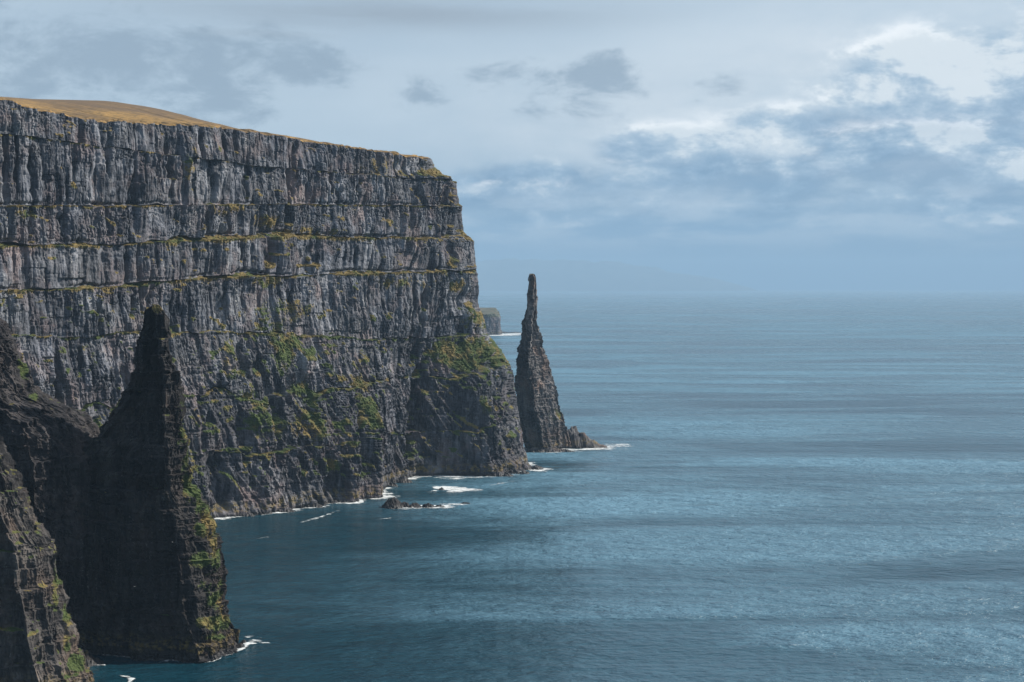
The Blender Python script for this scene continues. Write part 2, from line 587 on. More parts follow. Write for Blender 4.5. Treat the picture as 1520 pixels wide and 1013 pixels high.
# ---------------------------------------------------------------- the sea and the air
def box(name, lo, hi, mat):
    V = [(x, y, z) for z in (lo[2], hi[2]) for y in (lo[1], hi[1]) for x in (lo[0], hi[0])]
    Fc = [(0, 2, 3, 1), (4, 5, 7, 6), (0, 1, 5, 4), (2, 6, 7, 3), (0, 4, 6, 2), (1, 3, 7, 5)]
    return mesh_from(name, V, Fc, mat, smooth_shade=False)


ys = np.concatenate([np.linspace(-6000, 6000, 25), np.geomspace(7000, 96000, 28)])
xs = np.concatenate([-np.geomspace(50000, 3500, 14), np.linspace(-3000, 3000, 13), np.geomspace(3500, 50000, 14)])
gx, gy = np.meshgrid(xs, ys)
sea = mesh_from('sea', np.stack([gx, gy, 0 * gx], -1).reshape(-1, 3), grid_faces(len(ys), len(xs)), WATER)
tag(sea, 'open blue-grey sea with wind-ruffled lanes reaching the horizon', kind='structure')
air = box('haze', (-52000, -6500, -8.0), (52000, 97000, 2060.0), AIR)
tag(air, 'thin blue sea haze that fades the far coast', kind='stuff')

# ---------------------------------------------------------------- the great cliff
U = np.array([0.62470, 0.78087]); NN = np.array([0.78087, -0.62470])
O0 = np.array([-377.0, 1800.0])


def line_pt(delta, s):
    """point of the wall's plan line, set back delta metres"""
    return (O0 - NN * delta)[None, :] + s[:, None] * U[None, :]


N_ST, N_ARC, N_BK = 1010, 110, 24
S_LEFT = -430.0


def plan_curve(delta, xr, R):
    c = O0 - NN * delta

    def curve(sc):
        s = np.linspace(S_LEFT, sc, N_ST)
        st = c + s[:, None] * U
        ph = np.linspace(0, math.radians(115), N_ARC + 1)[1:]
        ctr = c + sc * U - NN * R
        arc = ctr + R * (np.cos(ph)[:, None] * NN + np.sin(ph)[:, None] * U)
        tg = -math.sin(ph[-1]) * NN + math.cos(ph[-1]) * U
        bk = arc[-1] + np.geomspace(4, 900, N_BK)[:, None] * tg
        return np.concatenate([st, arc, bk])
    lo, hi = 0.0, 1500.0
    for _ in range(34):
        md = 0.5 * (lo + hi)
        q = curve(md)
        if (760 + F * q[:, 0] / q[:, 1]).max() < xr:
            lo = md
        else:
            hi = md
    return curve(0.5 * (lo + hi))


# name, row of the edge along the wall in the photograph, setback of edge and of the foot of the wall above,
# silhouette column of edge and foot, rise of the ledge
LEVELS = [
    ('base', None, -3, -3, 779, 779, 0, 40),
    ('E', [(0, 690), (300, 668), (450, 655), (560, 645), (700, 632), (790, 628)], 14, 16, 767, 766, 1, 40),
    ('D2', [(0, 600), (300, 590), (400, 588), (480, 575), (560, 568), (650, 556), (760, 548)], 36, 40, 757, 749, 3, 42),
    ('D', [(0, 500), (200, 495), (330, 492), (450, 497), (560, 506), (640, 503), (720, 497)], 57, 60.5, 722, 716, 3, 42),
    ('C', [(0, 432), (80, 431), (190, 425), (280, 415), (350, 411), (410, 412), (500, 408), (620, 404), (706, 403)], 68, 74, 709, 706, 4, 40),
    ('B', [(0, 366), (150, 365), (270, 358), (400, 352), (540, 353), (690, 354), (703, 357)], 79, 87, 704, 691, 5, 36),
    ('A', [(0, 307), (150, 307), (300, 305), (450, 304), (680, 307)], 90.5, 92, 686, 682, 0.8, 32),
    ('A2', [(0, 200), (200, 225), (400, 250), (600, 266), (680, 268)], 94.4, 95.0, 679, 662, 0.5, 30),
    ('top', [(-80, 138), (0, 149), (14, 150), (30, 164), (75, 167), (100, 175), (140, 182), (200, 184), (280, 188), (340, 193),
             (380, 200), (420, 206), (470, 214), (540, 226), (600, 233), (640, 236)], 97, 97, 641, 641, 0, 26),
]
LIP, FOOT = [], []
NCOL = N_ST + N_ARC + N_BK
for nm, poly, dl, df, xl, xf, rise, R in LEVELS:
    xl -= 11; xf -= 11
    cl = plan_curve(dl, xl, R)
    px = 760 + F * cl[:, 0] / cl[:, 1]
    if poly is None:
        z = np.full(NCOL, -6.0)
    else:
        z = H - (lerp_poly(poly, px) - HY) * cl[:, 1] / F
        z[N_ST:] = z[N_ST - 1]
        k = np.ones(21) / 21
        z[10:-10] = np.convolve(z, k, 'valid')
        aw = {'E': 16.0, 'D2': 16.0, 'D': 6.0}.get(nm, 1.8)
        z = z + aw * fbm(np.arange(NCOL) / (45.0 if aw > 2 else 30.0), np.zeros(NCOL), np.zeros(NCOL) + dl, 36, 4, 0.6)
    LIP.append(np.column_stack([cl, z]))
    cf = plan_curve(df, xf, R) if df != dl else cl
    ff = np.column_stack([cf, z + rise])
    if df - dl > 0.8 and nm != 'A2':          # ledges pinch out and widen along the wall
        q_ = np.arange(NCOL) * 1.0
        w_ = np.clip((0.25 if nm == 'D' else 0.58) + 1.05 * fbm(q_ / 45.0, q_ * 0, q_ * 0 + dl, 35, 3, 0.6), 0.06, 1.3)
        w_ = np.where(q_ > N_ST - 30, np.maximum(w_, 0.7), w_)
        ff = LIP[-1] * (1 - w_[:, None]) + ff * w_[:, None]
    FOOT.append(ff)

rows, row_layer, row_kind = [], [], []       # kind 0 face, 1 ledge
for k in range(len(LEVELS) - 1):
    hgt = np.mean(LIP[k + 1][:, 2] - FOOT[k][:, 2])
    nf = max(8, int(hgt / 0.92))
    for i in range(nf):
        u = i / nf
        rows.append(FOOT[k] * (1 - u) + LIP[k + 1] * u); row_layer.append(k); row_kind.append(0)
    if k + 1 < len(LEVELS) - 1:
        nl = max(3, int(np.hypot(LEVELS[k + 1][3] - LEVELS[k + 1][2], LEVELS[k + 1][6]) / 1.1))
        for i in range(nl):
            u = i / nl
            rows.append(LIP[k + 1] * (1 - u) + FOOT[k + 1] * u); row_layer.append(k); row_kind.append(1)
rows.append(LIP[-1]); row_layer.append(len(LEVELS) - 2); row_kind.append(0)
B = np.stack(rows).astype(np.float64)
row_layer = np.array(row_layer); row_kind = np.array(row_kind)
NR = len(B)
# outward horizontal normals per column
tang = np.gradient(B[:, :, :2].mean(0), axis=0)
nh = np.stack([tang[:, 1], -tang[:, 0]], -1)
nh /= np.linalg.norm(nh, axis=1, keepdims=True)
arc_len = np.concatenate([[0], np.cumsum(np.linalg.norm(np.diff(B[NR // 2, :, :2], axis=0), axis=1))])
SS = np.concatenate([np.zeros((NR, 1)), np.cumsum(np.linalg.norm(np.diff(B[:, :, :2], axis=1), axis=2), axis=1)], 1) + 1.0
ZZ = B[:, :, 2]
PX, PY = proj(B)
LAY = row_layer[:, None] * np.ones((1, NCOL))
KIND = row_kind[:, None] * np.ones((1, NCOL))
wl = np.interp(ZZ, [0, 90, 190, 260, 300], [1.0, 0.85, 0.55, 0.1, 0.0])       # plan wobble of the lower wall

# coarse plan: points and coves along the waterline
d0 = lerp_poly([(0, 0), (300, 0), (370, 22), (440, 30), (485, 36), (530, 20), (565, -8), (600, -44), (655, -62), (676, -30), (698, 14),
                (740, 34), (765, 20), (782, 4), (800, 0)], PX)
disp = wl * d0
# buttress with its grassy shoulder
upper = smooth(470, 560, PY + 0.35 * (PX - 720))
disp += 14 * np.exp(-((PX - 712) / 40.0) ** 2) * upper * (1 - smooth(600, 700, PY))
# gullies, chimneys and caves seen in the wall
for gx_, y0, y1, hw, dep in [
        (393, 355, 402, 5, 13), (457, 356, 396, 4, 8), (190, 428, 470, 4, 12), (217, 426, 452, 5, 8), (40, 222, 304, 5, 8),
        (190, 250, 362, 8, 9), (245, 212, 312, 5, 12), (358, 226, 305, 3, 8), (298, 306, 350, 4, 9), (640, 505, 715, 8, 36),
        (726, 585, 660, 6, 13), (500, 605, 705, 6, 24), (534, 630, 695, 5, 16), (456, 660, 735, 5, 14), (382, 560, 690, 5, 13), (418, 650, 740, 5, 12), (340, 600, 700, 5, 12), (562, 600, 690, 5, 14), (487, 505, 551, 4, 8),
        (345, 510, 563, 6, 11), (368, 530, 562, 6, 10), (300, 618, 638, 7, 10), (312, 655, 755, 9, 16), (434, 727, 752, 3, 7),
        (135, 440, 500, 5, 9), (110, 500, 560, 5, 8), (575, 455, 520, 4, 7), (610, 250, 300, 4, 8), (520, 230, 300, 4, 7),
        (430, 215, 300, 4, 8), (660, 360, 400, 4, 8), (560, 410, 470, 4, 7), (320, 430, 480, 5, 9), (90, 310, 362, 4, 8),
        (665, 262, 306, 3, 12), (250, 435, 500, 6, 10), (470, 420, 470, 3, 7), (620, 415, 480, 4, 8), (150, 195, 260, 4, 7)]:
    wob = 2.2 * vnoise(ZZ / 18.0, 0 * ZZ + gx_, 0 * ZZ, 91) + 1.6 * vnoise(ZZ / 6.0, SS / 12.0, 0 * ZZ + gx_, 92)
    wid = hw * (0.85 + 0.5 * vnoise(ZZ / 22.0, 0 * ZZ + gx_ * 1.7, 0 * ZZ, 93))
    ln = y1 - y0
    jag = 9 * vnoise(SS / 7.0, 0 * SS, 0 * SS + gx_, 94)
    g = np.exp(-np.abs((PX + wob - gx_) / wid) ** 2.4) * smooth(y0 - 6, y0 + 0.35 * ln, PY + jag) * (1 - smooth(y1 - 0.25 * ln, y1 + 6, PY + jag))
    disp -= 1.15 * dep * g * (KIND < 0.5)
rg = random.Random(77)
for _ in range(70):
    k = rg.choice([1, 2, 3, 3, 4, 4, 5, 5, 6, 6, 7])
    cx_ = rg.uniform(-40, 690)
    hw = rg.uniform(1.6, 4.2); dep = rg.uniform(4, 10)
    part = rg.choice([(0, 1), (0, 1), (0.3, 1), (0, 0.7)])
    wob = 2.0 * vnoise(ZZ / 20.0, 0 * ZZ + cx_, 0 * ZZ, 96)
    rel = (ZZ - FOOT[k][:, 2][None, :]) / np.maximum(LIP[k + 1][:, 2] - FOOT[k][:, 2], 1)[None, :]
    g = np.exp(-np.abs((PX + wob - cx_) / hw) ** 2.4) * (LAY == k) * smooth(part[0] - 0.05, part[0] + 0.1, rel) * (1 - smooth(part[1] - 0.1, part[1] + 0.1, rel))
    disp -= dep * g * (KIND < 0.5)
# spurs that stand out of the lower wall
for gx_, y0, y1, hw, dep in [(517, 590, 745, 12, 24), (480, 600, 745, 9, 12), (440, 600, 760, 10, 12), (362, 590, 770, 13, 12), (590, 610, 720, 10, 10), (400, 600, 765, 30, 10), (475, 640, 760, 16, 9), (335, 640, 770, 12, 9), (560, 690, 730, 25, 9),
                             (410, 355, 402, 9, 7), (690, 540, 700, 18, 8), (755, 560, 700, 12, 8), (425, 505, 560, 16, 8), (270, 190, 310, 12, 6)]:
    g = np.exp(-((PX - gx_) / hw) ** 2) * smooth(y0 - 5, y0 + 40, PY) * (1 - smooth(y1 - 10, y1 + 10, PY))
    disp += dep * g

lshift = LAY * 137.0
low = 1 - smooth(140, 250, ZZ)                # bedded lower series, columnar upper series
LSC = np.array([1.0, 0.9, 0.85, 0.95, 1.45, 0.75, 1.15, 1.35])[row_layer][:, None]
QS = (SS + lshift) / LSC
ZQ = ZZ / LSC
zlo = np.stack([FOOT[k][:, 2] for k in row_layer]); zhi = np.stack([LIP[k + 1][:, 2] for k in row_layer])
REL = np.clip((ZZ - zlo) / np.maximum(zhi - zlo, 1), 0, 1)
big = fbm(SS / 70.0, ZZ / 260.0, LAY * 0.35, 11, 3)
disp += 8.0 * big
butt = fbm((SS + lshift * 0.3) / 30.0, ZZ / 190.0, LAY * 0.6, 12, 3, 0.55, True)
disp += 9.0 * butt * (0.6 + 0.4 * KIND)
rough_mod = np.clip(0.85 + 0.9 * fbm(SS / 55.0, ZZ / 45.0, LAY, 19, 3), 0.25, 1.6)
c1 = blocks(QS, ZQ, 30.0, 110.0, 20, 0.7)
c2 = blocks(QS, ZQ, 13.0, 46.0, 21, 0.7)
c3 = blocks(QS, ZQ, 6.0, 20.0, 22, 0.7)
c4 = blocks(QS, ZQ, 2.9, 8.0, 23, 0.8)
entab = smooth(0.55, 0.8, REL + 0.25 * fbm(SS / 40.0, ZZ / 60.0, LAY, 18, 2))     # hackly upper third of a flow
colm = c1 * 9.0 + (c2 * 5.5 + c3 * (3.9 - 1.7 * entab) + c4 * (1.8 + 1.4 * entab)) * rough_mod
colm += entab * 2.2 * fbm(SS / 6.0, ZZ / 5.0, LAY, 17, 3, 0.6)
b1 = blocks(QS, ZZ + 3 * vnoise(SS / 60, ZZ / 40, 0 * ZZ, 4), 28.0, 13.0, 24, 0.9)
b2 = blocks(SS, ZZ + 2 * vnoise(SS / 40, ZZ / 30, 0 * ZZ, 5), 12.0, 5.2, 25, 0.9)
b3 = blocks(SS, ZZ, 5.0, 2.8, 26, 0.8)
bedd = (b1 * 3.2 + b2 * 2.8 + b3 * 1.6) * rough_mod
disp += (colm * (1 - 0.45 * low) + bedd * (0.18 + 0.82 * low)) * (1 - 0.75 * KIND)
# ribs and chutes that rake down the lower slopes
rib = fbm((SS + 0.35 * ZZ + 8 * vnoise(SS / 60, ZZ / 60, 0 * ZZ, 31)) / 19.0, ZZ / 170.0, 0 * ZZ, 32, 4, 0.55, True)
disp += 8.5 * rib * low * smooth(4, 30, ZZ)
# irregular thickness of weak red beds between flows: undercut rows
for z0, dep in [(62, 2.2), (34, 1.8), (112, 2.5), (140, 2.0), (88, 1.8), (176, 1.6), (18, 1.5)]:
    zz = ZZ + 5 * vnoise(SS / 120, 0 * SS, 0 * SS + z0, 41)
    disp -= dep * np.exp(-((zz - z0) / 1.7) ** 2) * smooth(-0.5, 0.2, vnoise(SS / 50, 0 * SS, 0 * SS + z0, 42))
for k in range(1, len(LEVELS) - 1):           # shadowed notch at the foot of each flow
    if LEVELS[k][0] == 'A2':
        continue
    zf = FOOT[k][:, 2][None, :]
    nz = vnoise(SS / 35, 0 * SS, 0 * SS + k, 43)
    disp -= np.clip(2.2 + 4.0 * nz, 0, 5) * np.exp(-((ZZ - zf - 1.8) / 2.2) ** 2) * (LAY == k) * (1 - KIND) * (0.25 if LEVELS[k][0] in ('D', 'D2', 'E') else 1.0)
disp += 1.1 * fbm(SS / 5.0, ZZ / 6.0, LAY, 51, 3, 0.6)
disp += 1.7 * fbm(SS / 9.0, ZZ / 30.0, LAY * 3, 53, 3, 0.6, True) * (1 - low)
disp *= np.interp(np.arange(NCOL), [0, N_ST + N_ARC - 5, NCOL - 8, NCOL], [1, 1, 0.4, 0.2])[None, :]
P = B.copy()
P[:, :, 0] += nh[None, :, 0] * disp
P[:, :, 1] += nh[None, :, 1] * disp
OUTLINE = [(225, 636), (235, 640), (250, 645), (260, 654), (264, 667), (272, 678), (305, 682), (307, 685), (350, 689), (356, 699), (361, 704), (402, 707), (406, 709), (455, 711),
           (485, 720), (500, 727), (525, 745), (545, 757), (558, 762), (600, 768), (640, 774), (670, 780), (690, 786), (705, 789), (760, 790)]
colw = smooth(N_ST - 120, N_ST - 5, np.arange(NCOL))
for _ in range(3):
    qx, qy = proj(P)
    jm = np.argmax(qx, axis=1)
    mx = qx[np.arange(NR), jm]; my = qy[np.arange(NR), jm]
    err = (mx - lerp_poly(OUTLINE, my) - 2.2 * fbm(my / 14.0, 0 * my, 0 * my, 97, 4, 0.6)) * P[np.arange(NR), jm, 1] / F
    P[:, :, 0] -= colw[None, :] * err[:, None]
# ledges roll and slump
P[:, :, 2] += 1.6 * fbm(SS / 22.0, 0 * SS, LAY, 61, 3) * np.clip(1.0, 0, 1) * (LAY > 0)
P[-1, :, 2] += 1.2 * vnoise(SS[-1] / 6.0, 0 * SS[-1], 0 * SS[-1], 62)

# ---- where grass grows
nrm = grid_normals(P)
flat = nrm[:, :, 2]
if np.mean(flat[row_kind == 1]) < 0:
    flat = -flat
ks = 5
fl = flat.copy()
for ax in (0, 1):
    fl = sum(np.roll(fl, q, axis=ax) for q in range(-2, 3)) / 5
gn = fbm(SS / 26.0, ZZ / 18.0, LAY, 71, 4, 0.6)
gf = fbm(SS / 5.0, ZZ / 9.0, LAY, 72, 3, 0.6)
grass = smooth(0.30, 0.62, fl + 0.30 * gn)
grass *= smooth(14, 40, ZZ)
LG = {'E': 0.1, 'D2': 0.3, 'D': 0.25, 'C': 0.95, 'B': 0.95, 'A': 0.5, 'A2': 0.1}
for k in range(1, len(LEVELS) - 1):
    zl = LIP[k][:, 2][None, :]
    g = LG[LEVELS[k][0]]
    below = np.clip(zl - ZZ, 0, 99)
    fringe = np.exp(-below / (3.0 + 5.5 * np.clip(gn + 0.4, 0, 1))) * (LAY == k - 1)
    grass = np.maximum(grass, g * fringe * smooth(-0.50, 0.25, gn + 0.4 * gf))
for px_, py_, rx, ry, st in [
        (400, 515, 20, 38, 1.0), (428, 580, 20, 16, 1.0), (348, 586, 24, 9, 0.9), (370, 628, 34, 26, 0.75), (425, 630, 30, 28, 0.9),
        (520, 612, 15, 20, 1.1), (512, 570, 20, 12, 0.9), (690, 522, 40, 22, 1.5), (735, 535, 18, 14, 1.0), (455, 690, 14, 14, 0.8),
        (385, 420, 28, 12, 0.9), (450, 345, 60, 9, 0.7), (330, 312, 50, 10, 0.7), (385, 330, 30, 14, 0.8), (560, 250, 60, 20, 0.55),
        (410, 460, 60, 30, 0.5), (590, 420, 80, 14, 0.6), (675, 425, 20, 14, 0.9), (700, 475, 14, 18, 0.8), (330, 550, 40, 30, 0.45),
        (270, 250, 14, 45, 0.55), (25, 318, 22, 10, 0.7), (700, 600, 16, 20, 0.6), (560, 560, 40, 30, 0.35), (120, 530, 60, 30, 0.35)]:
    e = np.exp(-((PX - px_) / rx) ** 2 - ((PY - py_) / ry) ** 2)
    grass = np.maximum(grass, np.clip(st * e * (0.75 + 0.9 * gf + 0.5 * gn + 0.9 * np.clip(fl, 0, 1)), 0, 1.2))
grass = np.clip(grass, 0, 1)
def cell(s_, z_, w, h, seed):
    i = np.floor(s_ / w + 0.7 * vnoise(s_ / (2.3 * w), z_ / (5 * h), 0 * s_, seed + 3))
    return rnd(i, np.floor(z_ / h + rnd(i, 0 * i, 0 * i, seed) * 5), 0 * i, seed + 9)


tint = np.clip(0.15 + 0.75 * fbm(SS / 60.0, ZZ / 40.0, LAY * 2, 81, 3) + 0.50 * cell(QS, ZQ, 6.0, 20.0, 22) + 0.40 * cell(QS, ZQ, 2.9, 8.0, 23) + 0.45 * (fbm(SS / 22.0, ZZ / 70.0, LAY, 83, 3)) - 0.1, 0, 1)

tuss = grass * (0.9 + 1.3 * np.abs(fbm(SS / 3.0, ZZ / 3.0, LAY, 95, 2)) * 2)
P[:, :, 0] += nh[None, :, 0] * tuss
P[:, :, 1] += nh[None, :, 1] * tuss
P[:, :, 2] += 0.5 * tuss
cliff = empty('sea_cliff', (-377, 1800, 0), 'immense dark layered basalt cliff with grassy ledges filling the left of the coast', 'cliff')
Vc = P.reshape(-1, 3)
attrs = {'grass': grass.ravel(), 'tint': tint.ravel()}
faces = grid_faces(NR, NCOL)
frow = np.repeat(np.arange(NR - 1), NCOL - 1)
flay = row_layer[frow]
fgr = attrs['grass'][faces].mean(1)
for k in range(len(LEVELS) - 1):
    sel = (flay == k)
    nm = LEVELS[k][0]
    rk = faces[sel & (fgr < 0.55)]
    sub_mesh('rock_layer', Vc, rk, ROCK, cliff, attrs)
    gr = faces[sel & (fgr >= 0.55)]
    if len(gr) > 50:
        tag(sub_mesh('ledge_grass', Vc, gr, ROCK, cliff, attrs), kind='stuff')

# turf cap: rolls back from the edge
edge = P[-1]
inl = -nh
ext = [0.0, 1.5, 4, 8, 14, 22, 34, 60, 110, 200]
ris = [0.0, 1.2, 2.1, 2.9, 3.6, 4.2, 4.7, 5.0, 4.0, 0.0]
cap = []
for e_, r_ in zip(ext, ris):
    q = edge.copy()
    q[:, 0] += inl[:, 0] * e_
    q[:, 1] += inl[:, 1] * e_
    q[:, 2] += r_ * (1 + 0.5 * vnoise(SS[0] / 30, 0 * SS[0] + e_ * 0.05, 0 * SS[0], 66)) + 0.8 * (e_ > 0) * vnoise(SS[0] / 5, 0 * SS[0] + e_, 0 * SS[0], 65)
    cap.append(q)
cap = np.stack(cap)[:, :N_ST + 40:2]
mesh_from('turf_cap', cap.reshape(-1, 3), grid_faces(*cap.shape[:2]), TURF, cliff)

# brown hill behind the edge
hp = np.linspace(-110, 640, 190)
he = np.interp(hp, PX[-1, :N_ST], np.arange(N_ST))
hedge = np.stack([np.interp(he, np.arange(N_ST), edge[:N_ST, i]) for i in range(3)], -1)
sky_py = lerp_poly([(-110, 136), (0, 144), (40, 147), (150, 149.5), (190, 156), (235, 171), (283, 187), (340, 191), (430, 206), (500, 216), (580, 227), (640, 236)], hp)
hrows = []
NHR = 60
for i in range(NHR):
    u = i / (NHR - 1) * 1.6
    dist = 6 + 380 * u
    x = hedge[:, 0] - NN[0] * dist
    y = hedge[:, 1] - NN[1] * dist
    # height of the ridge line so that it stands where the skyline does
    dr = 6 + 380
    yr = hedge[:, 1] - NN[1] * dr
    pxr = 760 + F * (hedge[:, 0] - NN[0] * dr) / yr
    zr = H - (lerp_poly(list(zip(hp, sky_py)), pxr) - HY) * yr / F
    ze = hedge[:, 2] + 1.5
    w = smooth(0, 1, np.minimum(u, 1.0))
    w = 0.45 * w + 0.55 * min(u, 1.0)
    z = ze * (1 - w) + zr * w - np.maximum(u - 1.0, 0) ** 2 * 330
    z = z + (1.3 * fbm(x / 40, y / 40, 0 * x, 67, 4) * np.sin(math.pi * min(u, 1.0)) if u > 0 else 0)
    hrows.append(np.stack([x, y, z], -1))
hill = np.stack(hrows)
hill_o = mesh_from('hill', hill.reshape(-1, 3), grid_faces(NHR, len(hp)), TURF)
tag(hill_o, 'low rounded hill of sunlit brown grass above the cliff edge', kind='structure')

# ---------------------------------------------------------------- free-standing rocks

def rock_tower(D, prof, section, thick, step, nring, amps, seed, low_z=-6.0, depth_shift=None, flat_top=0.5, bs=1.0, vn=0.5, strata=2.2, full=1.0):
    """prof: rows (py, left px, right px) at distance D; section: plan polygon in -1..1; returns grid of points"""
    zs = np.array([H - (p[0] - HY) * D / F for p in prof])
    xl = np.array([(p[1] - 760) * D / F for p in prof]); xr = np.array([(p[2] - 760) * D / F for p in prof])
    o = np.argsort(zs); zs, xl, xr = zs[o], xl[o], xr[o]
    top = zs[-1]
    z = np.arange(low_z, top, step)
    # rows crowd towards the top so that it closes roundly
    z = np.concatenate([z, top - flat_top * np.linspace(1, 0, 6) ** 2 * step])
    z = np.sort(z)
    L = np.interp(z, zs, xl); Rr = np.interp(z, zs, xr)
    sec = np.array(section, float)
    cl = np.vstack([sec, sec[:1]])
    seg = np.linalg.norm(np.diff(cl, axis=0), axis=1)
    acc = np.concatenate([[0], np.cumsum(seg)])
    tt = np.linspace(0, acc[-1], nring, endpoint=False)
    q = np.stack([np.interp(tt, acc, cl[:, 0]), np.interp(tt, acc, cl[:, 1])], -1)
    for _ in range(max(2, nring // 60)):
        q = (np.roll(q, 1, 0) + 2 * q + np.roll(q, -1, 0)) / 4
    q[:, 0] = (q[:, 0] - q[:, 0].min()) / (q[:, 0].max() - q[:, 0].min()) * 2 - 1
    tn = np.roll(q, -1, 0) - np.roll(q, 1, 0)
    n2 = np.stack([tn[:, 1], -tn[:, 0]], -1)
    n2 /= np.linalg.norm(n2, axis=1, keepdims=True)
    hw = (Rr - L) / 2
    cx = (Rr + L) / 2
    th = np.array([thick(h_, zz) for h_, zz in zip(hw, z)])
    X = cx[:, None] + hw[:, None] * q[None, :, 0]
    Y = D + th[:, None] * q[None, :, 1]
    if depth_shift is not None:
        Y = Y + np.array([depth_shift(zz) for zz in z])[:, None]
    Zg = np.broadcast_to(z[:, None], X.shape)
    per = tt / acc[-1]
    peri = per[None, :] * (acc[-1] * np.maximum(hw, 4).mean())
    Sg = np.broadcast_to(peri, X.shape)
    cosang = 2 * math.pi * per
    cxn, cyn = np.cos(cosang)[None, :] * 3, np.sin(cosang)[None, :] * 3
    big, col, bed, fine = amps
    taper = np.clip(hw / 13.0, 0.22, 1.0)[:, None]
    d = big * fbm(X / 34.0, Y / 34.0, Zg / 75.0, seed, 3)
    d = d + col * (blocks(Sg, Zg, 12.0 * bs, 40.0 * bs, seed + 5) * 1.0 + blocks(Sg, Zg, 5.0 * bs, 15.0 * bs, seed + 6) * 0.7 + blocks(Sg, Zg, 2.4, 6.0, seed + 7) * 0.35 - 0.8)
    zb = Zg + 2.5 * fbm(X / 40, Y / 40, 0 * X, seed + 8, 2)
    d = d + bed * (blocks(Sg, zb, 24.0, 8.0, seed + 9, 0.8) + 0.7 * blocks(Sg, zb, 9.0, 3.6, seed + 10, 0.8) - 0.7)
    d = d + fine * fbm(X / 4.0, Y / 4.0, Zg / 5.0, seed + 11, 4, 0.6)
    d = d + 0.8 * big * fbm(X / 12.0, Y / 12.0, Zg / 40.0, seed + 12, 3, 0.55, True) * 0.6
    zs_ = Zg / 13.0 + 0.35 * fbm(X / 30, Y / 30, Zg / 60, seed + 21, 3)
    saw = zs_ - np.floor(zs_)
    lay_r = rnd(np.floor(zs_), 0 * zs_, 0 * zs_, seed + 22)
    d = d + strata * ((0.5 - saw) * (0.5 + lay_r) + 0.8 * (lay_r - 0.5)) * smooth(-0.55, 0.2, fbm(X / 24, Y / 24, Zg / 9, seed + 23, 2))
    d = d * taper + full
    Xd = X + n2[None, :, 0] * d
    Yd = Y + n2[None, :, 1] * d
    Zd = Zg + vn * taper * fbm(X / 5, Y / 5, Zg / 9, seed + 13, 2)
    Pg = np.stack([Xd, Yd, Zd], -1)
    # pull the last rows in to close the summit
    nclose = 6
    ctr = np.array([cx[-1], D + (depth_shift(z[-1]) if depth_shift else 0)])
    for i in range(nclose):
        f = 1 - ((i + 1) / nclose) ** 2.2
        r_ = -nclose + i
        Pg[r_, :, 0] = ctr[0] + (Pg[r_, :, 0] - ctr[0]) * max(f, 0.01)
        Pg[r_, :, 1] = ctr[1] + (Pg[r_, :, 1] - ctr[1]) * max(f, 0.01)
    return Pg, Sg


def tower_grass(Pg, seed, thr=(0.35, 0.65), patches=(), zmin=14, pscale=1.0, side=None):
    wrap = np.concatenate([Pg[:, -1:], Pg, Pg[:, :1]], 1)
    nr = grid_normals(wrap)[:, 1:-1]
    fl = nr[:, :, 2]
    # outward check
    if np.mean(fl[-4:]) < 0:
        nr = -nr
        fl = -fl
    gn = fbm(Pg[..., 0] / 14, Pg[..., 1] / 14, Pg[..., 2] / 11, seed, 4, 0.6)
    f3 = fl.copy()
    for ax in (0, 1):
        f3 = (np.roll(f3, 1, ax) + f3 + np.roll(f3, -1, ax)) / 3
    g = smooth(thr[0], thr[1], f3 + 0.35 * gn)
    px, py = proj(Pg)
    for p_ in patches:
        x0, y0, rx, ry, st = p_[:5]
        e = np.exp(-((px - x0) / rx) ** 2 - ((py - y0) / ry) ** 2)
        g = np.maximum(g, np.clip(st * e * (0.7 + 1.3 * gn + 0.8 * np.clip(f3, 0, 1)), 0, 1.2))
    if side is not None:
        s_ = np.clip(nr[:, :, 0] * side[0] + nr[:, :, 1] * side[1], 0, 1)
        g = np.maximum(g, side[2] * s_ * smooth(-0.15, 0.35, gn))
    g = g * smooth(zmin * 0.5, zmin, Pg[..., 2])
    t = np.clip(0.3 + 0.9 * fbm(Pg[..., 0] / 30, Pg[..., 1] / 30, Pg[..., 2] / 20, seed + 3, 3), 0, 1)
    return np.clip(g, 0, 1), t


def build_tower(root, Pg, g, t, mat, cuts, names, grass_name='grass_patch'):
    nr, nc = Pg.shape[:2]
    Vt = Pg.reshape(-1, 3)
    at = {'grass': g.ravel(), 'tint': t.ravel()}
    fc = grid_faces(nr, nc, True)
    fr = np.repeat(np.arange(nr - 1), nc)
    zrow = Pg[:, :, 2].mean(1)
    fg = at['grass'][fc].mean(1)
    lo = -1e9
    for cut, nm in zip(list(cuts) + [1e9], names):
        sel = (zrow[fr] >= lo) & (zrow[fr] < cut)
        a = fc[sel & (fg < 0.55)]
        if len(a):
            sub_mesh(nm, Vt, a, mat, root, at)
        lo = cut
    b = fc[fg >= 0.55]
    if len(b) > 30:
        tag(sub_mesh(grass_name, Vt, b, mat, root, at), kind='stuff')


